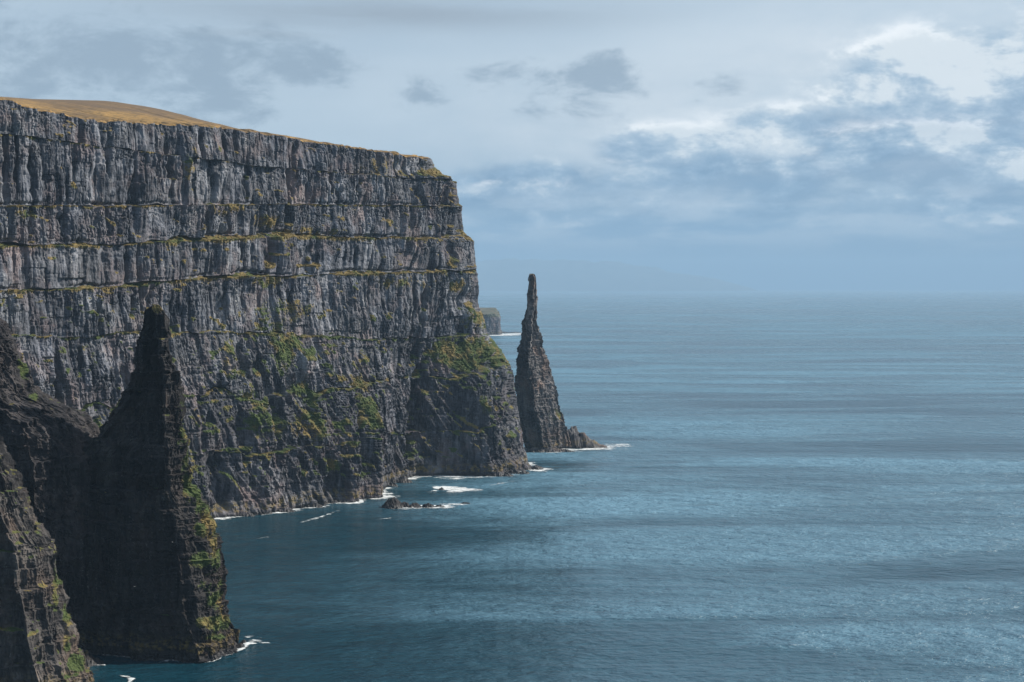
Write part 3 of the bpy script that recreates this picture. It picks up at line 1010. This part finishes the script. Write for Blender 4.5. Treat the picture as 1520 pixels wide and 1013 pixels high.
# near pinnacle
D_N = 1123.0
prof = [(452, 225, 232), (454, 222.5, 236), (460.5, 214.7, 241), (464, 213.5, 243), (471.6, 211.6, 247.5), (476, 210.5, 249.5), (484, 208.4, 251), (492, 202, 252.6),
        (500, 199.5, 251.5), (508, 198, 254.5), (519, 194, 255.5), (528, 192.5, 256), (538, 191.5, 259), (543, 191, 262.5), (549, 187, 265.5), (560, 180, 269.5), (575, 176.5, 269),
        (595, 168, 270.5), (606, 160, 271), (620, 150, 274), (632, 143, 276.5), (646, 132, 282.5), (671, 108, 287), (680, 100, 287.5), (695, 92, 293), (720, 82, 294.5), (728, 79, 298),
        (737, 77, 304.7), (752, 73, 308.7), (765, 71, 315), (790, 68, 318), (800, 67.5, 317), (840, 66, 325), (866, 64.5, 328.6), (888, 64, 330), (908, 63, 334.6), (925, 62, 344),
        (944, 60, 354), (957, 58, 360), (975, 58, 362), (1000, 58, 362)]
prof = [(a, b - 2.2 * (a < 545) * (a > 455), c_ + 1.6 * (a < 545) * (a > 455)) for a, b, c_ in prof]
sec_n = [(1.0, 0.45), (0.72, 0.9), (-0.6, 0.95), (-1.0, 0.55), (-0.95, 0.05), (0.25, -0.42), (0.66, -0.62), (0.80, -0.45), (0.97, 0.05)]
sec_n = sec_n[::-1]
Pg, Sg = rock_tower(D_N, prof, sec_n, lambda h_, z: 0.62 * h_ + 4, 0.75, 480, (8.0, 5.0, 2.6, 2.0), 301, bs=1.5, strata=4.0, full=1.8)
g, t = tower_grass(Pg, 311, (0.62, 0.90), [(282, 700, 14, 60, 0.9), (300, 770, 14, 45, 1.2), (318, 880, 16, 60, 0.8), (322, 925, 28, 12, 1.8), (318, 948, 22, 10, 1.0), (300, 845, 24, 50, 0.8), (288, 730, 16, 9, 1.6), (318, 820, 12, 60, 0.9), (272, 640, 10, 30, 0.9),
                                            (272, 590, 8, 60, 0.9), (232, 460, 12, 8, 0.8), (240, 640, 14, 20, 0.3)], 16)
near = empty('rock_pinnacle', (-245, D_N, 0), 'tall dark rock pinnacle in shade with sunlit grassy right edge', 'rock pinnacle')
TOWERS = {'near': Pg}
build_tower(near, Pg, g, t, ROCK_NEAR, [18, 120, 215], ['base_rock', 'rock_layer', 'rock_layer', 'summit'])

# shoulder of the shore cliff behind the pinnacle, falling to the saddle
D_S = 1138.0
prof = [(462, -150, -25), (482, -170, 2), (500, -170, 14), (525, -175, 28), (555, -175, 45), (580, -180, 58), (592, -180, 72), (601, -180, 92), (612, -180, 108), (618, -180, 124),
        (640, -180, 140), (680, -180, 150), (760, -180, 156), (1000, -180, 160)]
sec_s = [(1.0, 0.2), (0.7, 0.9), (-1.0, 1.0), (-1.0, -0.5), (0.1, -0.7), (0.55, -0.75), (0.9, -0.25)]
sec_s = sec_s[::-1]
Pg, Sg = rock_tower(D_S, prof, sec_s, lambda h_, z: 60.0, 0.80, 470, (7.0, 4.6, 2.6, 2.2), 401, vn=2.5)
g, t = tower_grass(Pg, 411, (0.86, 1.05), [(35, 552, 10, 36, 0.8), (50, 588, 10, 12, 0.7)], 16)
sho = empty('cliff_shoulder', (-480, D_S, 0), 'steep dark shore cliff at the left edge, sloping down to the saddle beside the pinnacle', 'cliff')
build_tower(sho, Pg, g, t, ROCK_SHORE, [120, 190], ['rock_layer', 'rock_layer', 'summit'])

# nearest point, in the lower left corner
D_P = 1015.0
prof = [(640, -60, -8), (655, -80, -2), (662, -90, 3), (680, -95, 12), (700, -95, 21), (720, -100, 35), (745, -100, 46), (770, -105, 55), (790, -105, 64), (806, -105, 76),
        (825, -110, 83), (860, -110, 85), (885, -110, 92), (920, -110, 101), (950, -115, 111), (975, -115, 119), (1000, -115, 130), (1015, -115, 137), (1060, -115, 140)]
sec_p = [(1.0, 0.25), (0.75, 0.9), (-1.0, 1.0), (-1.0, -0.6), (-0.2, -0.55), (0.15, -0.8), (0.45, -0.62), (0.62, -0.70), (0.92, -0.2)]
sec_p = sec_p[::-1]
Pg, Sg = rock_tower(D_P, prof, sec_p, lambda h_, z: 0.72 * h_ + 6, 0.70, 430, (6.0, 6.0, 1.3, 1.2), 501, bs=2.1, strata=2.5)
g, t = tower_grass(Pg, 511, (0.45, 0.72), [(82, 860, 6, 80, 0.7), (100, 930, 8, 40, 1.0), (112, 985, 14, 14, 1.3), (45, 740, 10, 20, 0.5)], 12)
pnt = empty('rock_point', (-360, D_P, 0), 'craggy brown rock point in the lower left corner in front of the dark pinnacle', 'rock')
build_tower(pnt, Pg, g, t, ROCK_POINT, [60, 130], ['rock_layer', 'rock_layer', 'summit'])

# far needle
D_F = 2520.0
prof = [(406.5, 787, 791), (408, 785, 794), (412, 784, 796), (420, 784.5, 796.5), (424, 783.5, 797), (437, 781, 797.5), (455, 780.5, 798.5), (466, 778, 798.5), (477, 774.5, 799), (482, 773.5, 800),
        (490, 772.5, 803), (505, 771, 808), (515, 767.5, 811), (535, 765, 818), (569, 764.5, 828), (603, 766, 835), (625, 769, 844), (655, 775, 850), (668, 779, 852), (690, 780, 853)]
prof = [(a, b - (2.6 if a < 500 else 3.2), c_ + (2.6 if a < 500 else 1.2)) for a, b, c_ in prof]
sec_f = [(1.0, 0.55), (0.8, 0.9), (0.0, 1.0), (-0.8, 0.85), (-1.0, 0.45), (-0.8, -0.1), (-0.25, -1.0), (-0.05, -0.98), (0.55, -0.15)]
sec_f = sec_f[::-1]
Pg, Sg = rock_tower(D_F, prof, sec_f, lambda h_, z: 0.85 * h_ + 2, 0.95, 300, (5.0, 4.2, 3.0, 2.2), 601, strata=1.9, full=4.2)
g, t = tower_grass(Pg, 611, (0.55, 0.8), [(826, 615, 14, 14, 0.8), (800, 560, 16, 20, 0.35), (815, 590, 12, 14, 0.4)], 16)
stk = empty('sea_stack', (50, D_F, 0), 'slender pointed rock needle rising alone from the sea beyond the cliff corner', 'sea stack')
TOWERS['stk'] = Pg
build_tower(stk, Pg, g, t, ROCK_FAR, [16, 228], ['base_rock', 'rock_body', 'spire'])


def low_rock(ctr, rx, ry, bumps, seed, n=90, step_amp=1.0, nx=None):
    """a reef as a height field over an oval; bumps: (u, v, ru, rv, height)"""
    u = np.linspace(-1, 1, nx or n); v = np.linspace(-1, 1, n // 2)
    gu, gv = np.meshgrid(u, v)
    X = ctr[0] + gu * rx; Y = ctr[1] + gv * ry
    z = np.full(X.shape, -5.0)
    for bu, bv, ru, rv, h_ in bumps:
        r = np.sqrt(((gu - bu) / ru) ** 2 + ((gv - bv) / rv) ** 2)
        r = r + 0.25 * fbm(X / 9, Y / 9, 0 * X + bu, seed, 3)
        z = np.maximum(z, (h_ + 5) * np.clip(1.15 - r, 0, 1) ** 0.8 - 5)
    rr = blocks(X + 0.4 * Y, Y, 4.0, 4.0, seed + 2) * 2.4 + blocks(X, Y - 0.3 * X, 1.8, 2.0, seed + 3) * 1.2 - 1.6
    z = z + step_amp * rr * smooth(-4, 2, z) + 0.7 * step_amp * fbm(X / 3, Y / 3, 0 * X, seed + 4, 3)
    return np.stack([X, Y, z], -1)


def reef(name, ctr, rx, ry, bumps, seed, label, cat, mat=ROCK_FAR, n=90, group=None, amp=1.0, parent=None):
    Pg = low_rock(ctr, rx, ry, bumps, seed, n, amp)
    tt = np.full(Pg.shape[:2], 0.5); gg = np.zeros(Pg.shape[:2])
    fc = grid_faces(*Pg.shape[:2])
    zf = Pg[..., 2].ravel()[fc].max(1)
    fc = fc[zf > -3.5]
    o = sub_mesh(name, Pg.reshape(-1, 3), fc, mat, parent, {'grass': gg.ravel(), 'tint': tt.ravel()})
    if parent is None:
        tag(o, label, cat, group)
    return o


def at_sea(px, py):
    D = sea_d(py)
    return np.array([(px - 760) * D / F, D])


# the needle's long toe, its parts
reef('toe_rock', at_sea(868, 664), 46, 34, [(-0.45, 0.0, 0.55, 0.6, 37), (-0.1, -0.1, 0.5, 0.5, 26), (0.25, -0.2, 0.5, 0.45, 13), (0.6, -0.2, 0.4, 0.35, 5)], 640, None, None, ROCK_FAR, 110, None, 0.75, stk)
reef('toe_rock', at_sea(815, 671), 50, 16, [(-0.4, 0.0, 0.5, 0.7, 8), (0.1, 0, 0.5, 0.6, 7), (0.5, 0.1, 0.5, 0.5, 5)], 641, None, None, ROCK_FAR, 90, None, 0.9, stk)
# toes of the great cliff
for px_, py_, rx, ry, h_, sd in [(788, 697, 26, 16, 9, 650), (770, 703, 22, 12, 7, 651), (745, 707, 24, 12, 7, 652), (590, 716, 26, 16, 12, 653), (545, 732, 30, 14, 11, 654),
                                 (500, 746, 26, 14, 9, 655), (455, 753, 28, 12, 9, 656), (410, 760, 28, 12, 8, 657), (350, 766, 30, 12, 8, 658), (575, 722, 20, 10, 8, 659)]:
    reef('toe_rock', at_sea(px_, py_), rx, ry, [(-0.3, 0.1, 0.7, 0.8, h_), (0.35, 0.0, 0.6, 0.7, h_ * 0.7)], sd, None, None, ROCK, 60, None, 1.0, cliff)
# toe of the pinnacle and of the near point
reef('toe_rock', at_sea(345, 962), 15, 14, [(-0.2, 0.1, 0.7, 0.8, 7), (0.4, 0.0, 0.5, 0.6, 3.5)], 660, None, None, ROCK_NEAR, 60, None, 0.6, near)
reef('toe_rock', at_sea(362, 955), 5, 5, [(0, 0, 0.9, 0.9, 3)], 661, None, None, ROCK_NEAR, 30, None, 0.5, near)
reef('toe_rock', at_sea(132, 985), 15, 16, [(-0.2, 0.0, 0.8, 0.8, 9), (0.4, 0.0, 0.5, 0.6, 4.5)], 662, None, None, ROCK_NEAR, 60, None, 0.8, pnt)
# skerries in the cove
reef('skerry', at_sea(617, 753), 44, 20, [(-0.66, 0.0, 0.40, 0.9, 11.5), (-0.35, 0.0, 0.30, 0.6, 6.5), (0.0, -0.1, 0.35, 0.5, 5.5), (0.35, -0.1, 0.35, 0.45, 4.5), (0.72, -0.05, 0.3, 0.3, 2.5)], 670,
     'long low black skerry with a pointed hump, ringed by white surf', 'skerry', ROCK_REEF, 130, 'skerries in the cove')
reef('skerry', at_sea(656, 727.5), 9, 6, [(0, 0, 0.9, 0.9, 3.2)], 671, 'tiny black rock almost awash in the middle of a white foam patch', 'skerry', ROCK_REEF, 34, 'skerries in the cove', 0.6)
reef('skerry', at_sea(691, 748), 16, 4, [(0, 0, 0.95, 0.8, 1.6)], 672, 'flat dark sliver of reef awash at the seaward tip of the long skerry', 'skerry', ROCK_REEF, 34, 'skerries in the cove', 0.4)

# ---------------------------------------------------------------- far coast
D_H = 8500.0
kx = D_H / F
prof = [(457, 690, 739), (462, 690, 741), (468, 690, 742.5), (471, 690, 743.5), (480, 690, 743.5), (497, 690, 745.5), (500, 690, 746)]
sec_h = [(1.0, 0.2), (0.8, 1.0), (-1.0, 1.0), (-1.0, -0.6), (0.5, -0.55), (0.85, -0.4)][::-1]
Pg, Sg = rock_tower(D_H, prof, sec_h, lambda h_, z: 160.0 * (1 if z < 120 else 1), 4.0, 200, (9.0, 6.0, 2.0, 2.0), 701, full=0.0)
# its top is a slope of pasture that tilts to the sea
zz = Pg[..., 2]
hd = empty('headland', (-120, D_H, 0), 'small hazy flat-topped headland far behind the cliff corner', 'headland')
tilt = np.clip((D_H + 150 - Pg[..., 1]) / 300, 0, 1)
Pg[..., 2] = np.where(zz > 100, 100 + (zz - 100) * (1 - 0.75 * tilt), zz)
g = 0.50 * smooth(95, 108, Pg[..., 2]); t = np.full(g.shape, 0.3)
build_tower(hd, Pg, g, t, ROCK, [98], ['cliff_face', 'summit'], 'pasture')
reef('reef', at_sea(758, 494.5), 110, 30, [(-0.5, 0, 0.6, 0.6, 8), (0.2, 0, 0.6, 0.5, 5)], 703, 'thin dark reef off the far headland with surf along it', 'reef', ROCK, 60)


def fell_material():
    m, t, out = new_mat('pale_fell')
    geo = t.n.new('ShaderNodeNewGeometry')
    n = t.noise(geo.outputs['Position'], 0.0012, 5, 0.6)
    principled(t, out, t.mix(t.mr(n, 0.35, 0.65), (0.06, 0.085, 0.10), (0.085, 0.105, 0.115)), 0.9, None, 0.1)
    return m


FELL = fell_material()


def island(px0, px1, D, top, label, seed):
    n = 160
    px = np.linspace(px0, px1, n)
    h_ = np.array([H - (lerp_poly(top, p) - HY) * D / F for p in px])
    X = (px - 760) * D / F
    v = np.linspace(-1, 1, 30)
    env = (1 - np.abs(v) ** 1.6)
    Xg = np.broadcast_to(X, (30, n)).copy()
    Yg = D + 4000 * v[:, None] + 0 * Xg
    Zg = np.maximum(h_, 0)[None, :] * env[:, None]
    Zg = Zg * (1 + 0.16 * fbm(Xg / 1500, Yg / 900, 0 * Xg, seed, 4)) - 4
    o = mesh_from('island', np.stack([Xg, Yg, Zg], -1).reshape(-1, 3), grid_faces(30, n), FELL, smooth_shade=True)
    tag(o, label, 'island')


island(520, 1110, 88000, [(520, 404), (600, 396), (700, 388), (790, 386), (850, 385), (910, 391), (980, 401), (1060, 414), (1110, 427)],
       'faint long blue island behind the rock needle, almost lost in haze', 711)
# ---------------------------------------------------------------- surf

def foam(line, label, seed, z0=0.12, relief=0.9, cell=0.9, thr=0.22):
    """line: (px, py, half width in metres, strength)"""
    pts = np.array([list(at_sea(a, b)) + [0.62 * w * sea_d(b) ** 2 / (F * H), s] for a, b, w, s in line])
    d = np.linalg.norm(np.diff(pts[:, :2], axis=0), axis=1)
    acc = np.concatenate([[0], np.cumsum(d)])
    n = int(np.clip(acc[-1] / cell, 24, 240))
    tt = np.linspace(0, acc[-1], n)
    q = np.stack([np.interp(tt, acc, pts[:, i]) for i in range(4)], -1)
    for _ in range(int(3 / cell) + 2):
        q[1:-1] = (q[:-2] + 2 * q[1:-1] + q[2:]) / 4
    tg = np.gradient(q[:, :2], axis=0)
    tg /= np.linalg.norm(tg, axis=1, keepdims=True)
    nm_ = np.stack([-tg[:, 1], tg[:, 0]], -1)
    nv = int(np.clip(q[:, 2].max() * 2.6 / cell, 9, 80))
    v = np.linspace(-1.6, 1.6, nv)
    X = q[:, None, 0] + nm_[:, None, 0] * v[None] * q[:, None, 2]
    Y = q[:, None, 1] + nm_[:, None, 1] * v[None] * q[:, None, 2]
    r = np.abs(v)[None] + 0.85 * fbm(X / 20, Y / 9, 0 * X, seed, 4, 0.6)
    u = tt / acc[-1]
    ends = smooth(0, 0.08, u) * (1 - smooth(0.9, 1.0, u))
    f = q[:, None, 3] * smooth(1.15, 0.15, r) * ends[:, None]
    Z = z0 + relief * f * (0.6 + 0.6 * fbm(X / 4, Y / 3, 0 * X, seed + 5, 3))
    P_ = np.stack([X, Y, np.maximum(Z, 0.03)], -1)
    fc = grid_faces(n, nv)
    keep = f.ravel()[fc].mean(1) > thr * 0.5
    if keep.sum() < 10:
        return
    o = sub_mesh('foam', P_.reshape(-1, 3), fc[keep], FOAM, None, {'foam': f.ravel()})
    tag(o, label, 'sea foam', 'surf round the rocks')
    o['kind'] = 'thing'


foam([(585, 756, 3, .7), (610, 754.5, 6, 1.1), (640, 752.5, 7, 1.15), (665, 750.5, 6, 1.0), (690, 748.5, 4.5, .8), (712, 747.5, 2, .5)], 'broad white surf along the near side of the long black skerry', 801)
foam([(640, 726, 3, .8), (655, 725.3, 8, 1.1), (680, 727.5, 8, 1.05), (705, 728.5, 5, .8), (722, 727.5, 2.5, .5)], 'white foam patch round the tiny rock awash below the alcove', 802)
foam([(640, 707.5, 3, .7), (655, 708, 6, .9), (680, 709.5, 5, .8), (705, 709.5, 3, .7), (760, 706.5, 2.5, .6), (780, 701, 3, .6)], 'thin surf line at the foot of the shaded alcove', 803)
foam([(780, 698.5, 4, .8), (797, 697, 9, 1.1), (808, 696.5, 7, .9), (822, 696, 3, .5)], 'small burst of surf off the tip of the grassy buttress', 804)
foam([(800, 672.5, 2.5, .7), (830, 670.5, 4, .9), (860, 668, 5, .9), (890, 665, 7, .95), (915, 662, 6, .85), (935, 660.5, 4, .55), (950, 660, 4, .4)], 'wide white surf at the toe of the rock needle', 805)
foam([(318, 768, 2, .6), (360, 765.5, 3, .8), (395, 762.5, 5, 1.05), (420, 759.5, 4, 1.0), (432, 758, 2, .6)], 'white surf under the left end of the great cliff', 806)
foam([(470, 751, 2, .6), (487, 748, 3, .8), (505, 741, 2, .6), (525, 736.5, 4, .95), (545, 734, 3, .7)], 'short surf patch below the yellow-weed rocks', 807)
foam([(555, 719, 2, .6), (575, 716.5, 4, .8), (600, 713.5, 3, .8), (615, 711, 2, .5)], 'thin surf behind the skerry where the spur meets the sea', 808)
foam([(345, 970, 1.5, .8), (358, 965, 3, 1.1), (368, 957, 4, 1.1), (378, 952, 5, .9), (392, 955, 3, .7), (408, 955, 1.5, .6)], 'white wash on the seaward corner of the dark pinnacle', 809, cell=0.5)
foam([(362, 947, 3, .7), (375, 945, 2.5, .6), (390, 948, 1.5, .5)], 'faint wash just behind the corner of the dark pinnacle', 810, cell=0.5)
foam([(175, 974, 1.2, .8), (205, 973.5, 2, .8), (230, 976, 1.6, .85), (245, 979, 2.2, .9), (262, 976, 1.2, .7)], 'thin white wash along the shaded foot of the dark pinnacle', 811, cell=0.5)
foam([(232, 985, 1.2, .7), (248, 982, 1.5, .8), (262, 977, 1, .5)], 'short foam thread off the foot of the dark pinnacle', 812, cell=0.4)
foam([(140, 988, 1.5, .7), (149, 989, 3, 1.0), (158, 988, 2, .8)], 'small splash at the toe of the near rock point', 813, cell=0.4)
foam([(175, 1003, 1.5, .8), (188, 1006, 2.2, .95), (196, 1009, 2.4, .9), (190, 1016, 2.4, .9)], 'twisting foam streak at the bottom edge beside the near point', 814, cell=0.4)
foam([(715, 497.5, 2, .9), (735, 498, 3, 1.0), (760, 496.5, 3, 1.0), (785, 494.5, 2, .7)], 'distant white surf line under the far headland', 815, cell=4, relief=1.5)
foam([(440, 778, 1.2, .6), (465, 771, 1.6, .75), (490, 763, 1.3, .65), (505, 757, 1, .5)], 'thin foam thread trailing across the dark cove', 816)
foam([(365, 803, 1, .5), (385, 800, 1.4, .65), (400, 797, 1, .5)], 'short pale foam thread in the cove near the pinnacle', 817)
foam([(530, 770, 1.2, .55), (565, 771, 1.4, .6), (590, 768, 1, .5)], 'faint foam line left of the long skerry', 818)
foam([(720, 722, 1.5, .45), (745, 718, 2, .6), (765, 714, 1.2, .4)], 'faint foam line drifting off the buttress', 819)


def wash(xy, label, seed, wid=3.0, cover=0.0, cell=1.2):
    """a broken white line that follows a waterline; xy runs with the water on its right-hand side"""
    d = np.linalg.norm(np.diff(xy, axis=0), axis=1)
    acc = np.concatenate([[0], np.cumsum(d)])
    n = int(acc[-1] / cell)
    tt = np.linspace(0, acc[-1], n)
    q = np.stack([np.interp(tt, acc, xy[:, i]) for i in range(2)], -1)
    for _ in range(6):
        q[1:-1] = (q[:-2] + 2 * q[1:-1] + q[2:]) / 4
    tg = np.gradient(q, axis=0)
    tg /= np.linalg.norm(tg, axis=1, keepdims=True) + 1e-9
    nm_ = np.stack([tg[:, 1], -tg[:, 0]], -1)
    w = wid * np.clip(0.9 + 1.6 * fbm(tt / 32.0, 0 * tt, 0 * tt, seed, 4, 0.6) + cover, 0.05, 2.6)
    v = np.linspace(-0.5, 1.5, 13)
    X = q[:, None, 0] + nm_[:, None, 0] * v[None] * w[:, None]
    Y = q[:, None, 1] + nm_[:, None, 1] * v[None] * w[:, None]
    f = np.clip(w / wid, 0, 1)[:, None] * (1 - smooth(0.35, 1.5, np.abs(v)[None] + 0.6 * fbm(X / 7, Y / 5, 0 * X, seed + 3, 3))) * 0.95
    Z = 0.10 + 0.7 * f * (0.6 + 0.6 * fbm(X / 3, Y / 3, 0 * X, seed + 5, 2))
    fc = grid_faces(n, 13)
    keep = f.ravel()[fc].mean(1) > 0.16
    if keep.sum() < 10:
        return
    o = sub_mesh('foam', np.stack([X, Y, np.maximum(Z, 0.03)], -1).reshape(-1, 3), fc[keep], FOAM, None, {'foam': f.ravel()})
    tag(o, label, 'sea foam', 'surf round the rocks')
    o['kind'] = 'thing'


def cross_zero(Pcols):
    """where each column of a grid passes the sea surface"""
    z = Pcols[:, :, 2]
    i = np.argmax(z > 0.3, axis=0)
    c_ = np.arange(z.shape[1])
    return Pcols[i, c_, :2]


wl_cliff = cross_zero(P[:60, :N_ST + 70])
pxw = 760 + F * wl_cliff[:, 0] / wl_cliff[:, 1]
wash(wl_cliff[pxw > 300], 'broken white wash line running along the whole foot of the great cliff', 901, 9.0, 0.25)
wash(cross_zero(TOWERS['stk'])[:, :2], 'thin white wash ring around the base of the rock needle', 902, 5.0, 0.1)
wash(cross_zero(TOWERS['near'])[:, :2], 'thin broken wash ring around the base of the dark pinnacle', 903, 1.8, -0.15, 0.7)


# ---------------------------------------------------------------- two white birds against the dark pinnacle
def plain(name, c_):
    m, t_, out = new_mat(name)
    geo = t_.n.new('ShaderNodeNewGeometry')
    n = t_.noise(geo.outputs['Position'], 3.0, 2, 0.5)
    principled(t_, out, t_.mix(n, c_, tuple(0.85 * q for q in c_)), 0.7)
    return m


FEATHER = plain('white_feather', (0.80, 0.80, 0.78))
GREYW = plain('grey_feather', (0.55, 0.56, 0.58))


def spindle(L, r, n=8, m=8):
    V, Fc = [], []
    for i in range(m + 1):
        u = i / m
        rr = r * math.sin(math.pi * min(max(u, 0.02), 0.98)) ** 0.7 * (1.15 - 0.5 * u)
        for j in range(n):
            a = 2 * math.pi * j / n
            V.append(((0.5 - u) * L, rr * math.cos(a), rr * math.sin(a)))
    for i in range(m):
        for j in range(n):
            Fc.append((i * n + j, i * n + (j + 1) % n, (i + 1) * n + (j + 1) % n, (i + 1) * n + j))
    return np.array(V), np.array(Fc)


def wing(sd):
    pts = [(0.16, 0.05, 0.02), (0.22, 0.45, 0.20), (0.02, 0.95, 0.10), (-0.12, 0.95, 0.09), (-0.02, 0.45, 0.18), (-0.12, 0.05, 0.02)]
    top = [(a, sd * b, c_ + 0.015) for a, b, c_ in pts]
    bot = [(a, sd * b, c_ - 0.015) for a, b, c_ in pts]
    V = np.array(top + bot)
    Fc = [(0, 1, 4, 5), (1, 2, 3, 4), (11, 10, 7, 6), (10, 9, 8, 7)]
    for i in range(6):
        j = (i + 1) % 6
        Fc.append((i, i + 6, j + 6, j))
    return V, np.array(Fc)


for px_, py_, D_, rz, lb in [(256, 805, 1020, 0.4, 'small white seabird gliding in front of the dark pinnacle near its sunlit edge'),
                             (200, 871, 1030, 2.3, 'small white seabird gliding low across the middle of the dark pinnacle')]:
    loc = place(px_, py_, D_)
    b = empty('seabird', tuple(loc), lb, 'bird', 'white birds by the pinnacle')
    R = np.array([[math.cos(rz), -math.sin(rz), 0], [math.sin(rz), math.cos(rz), 0], [0, 0, 1]])
    V, Fc = spindle(0.75, 0.11)
    mesh_from('body', V @ R.T + loc, Fc, FEATHER, b, smooth_shade=True)
    for sd in (-1, 1):
        V, Fc = wing(sd)
        mesh_from('wing', V @ R.T + loc, Fc, GREYW, b)
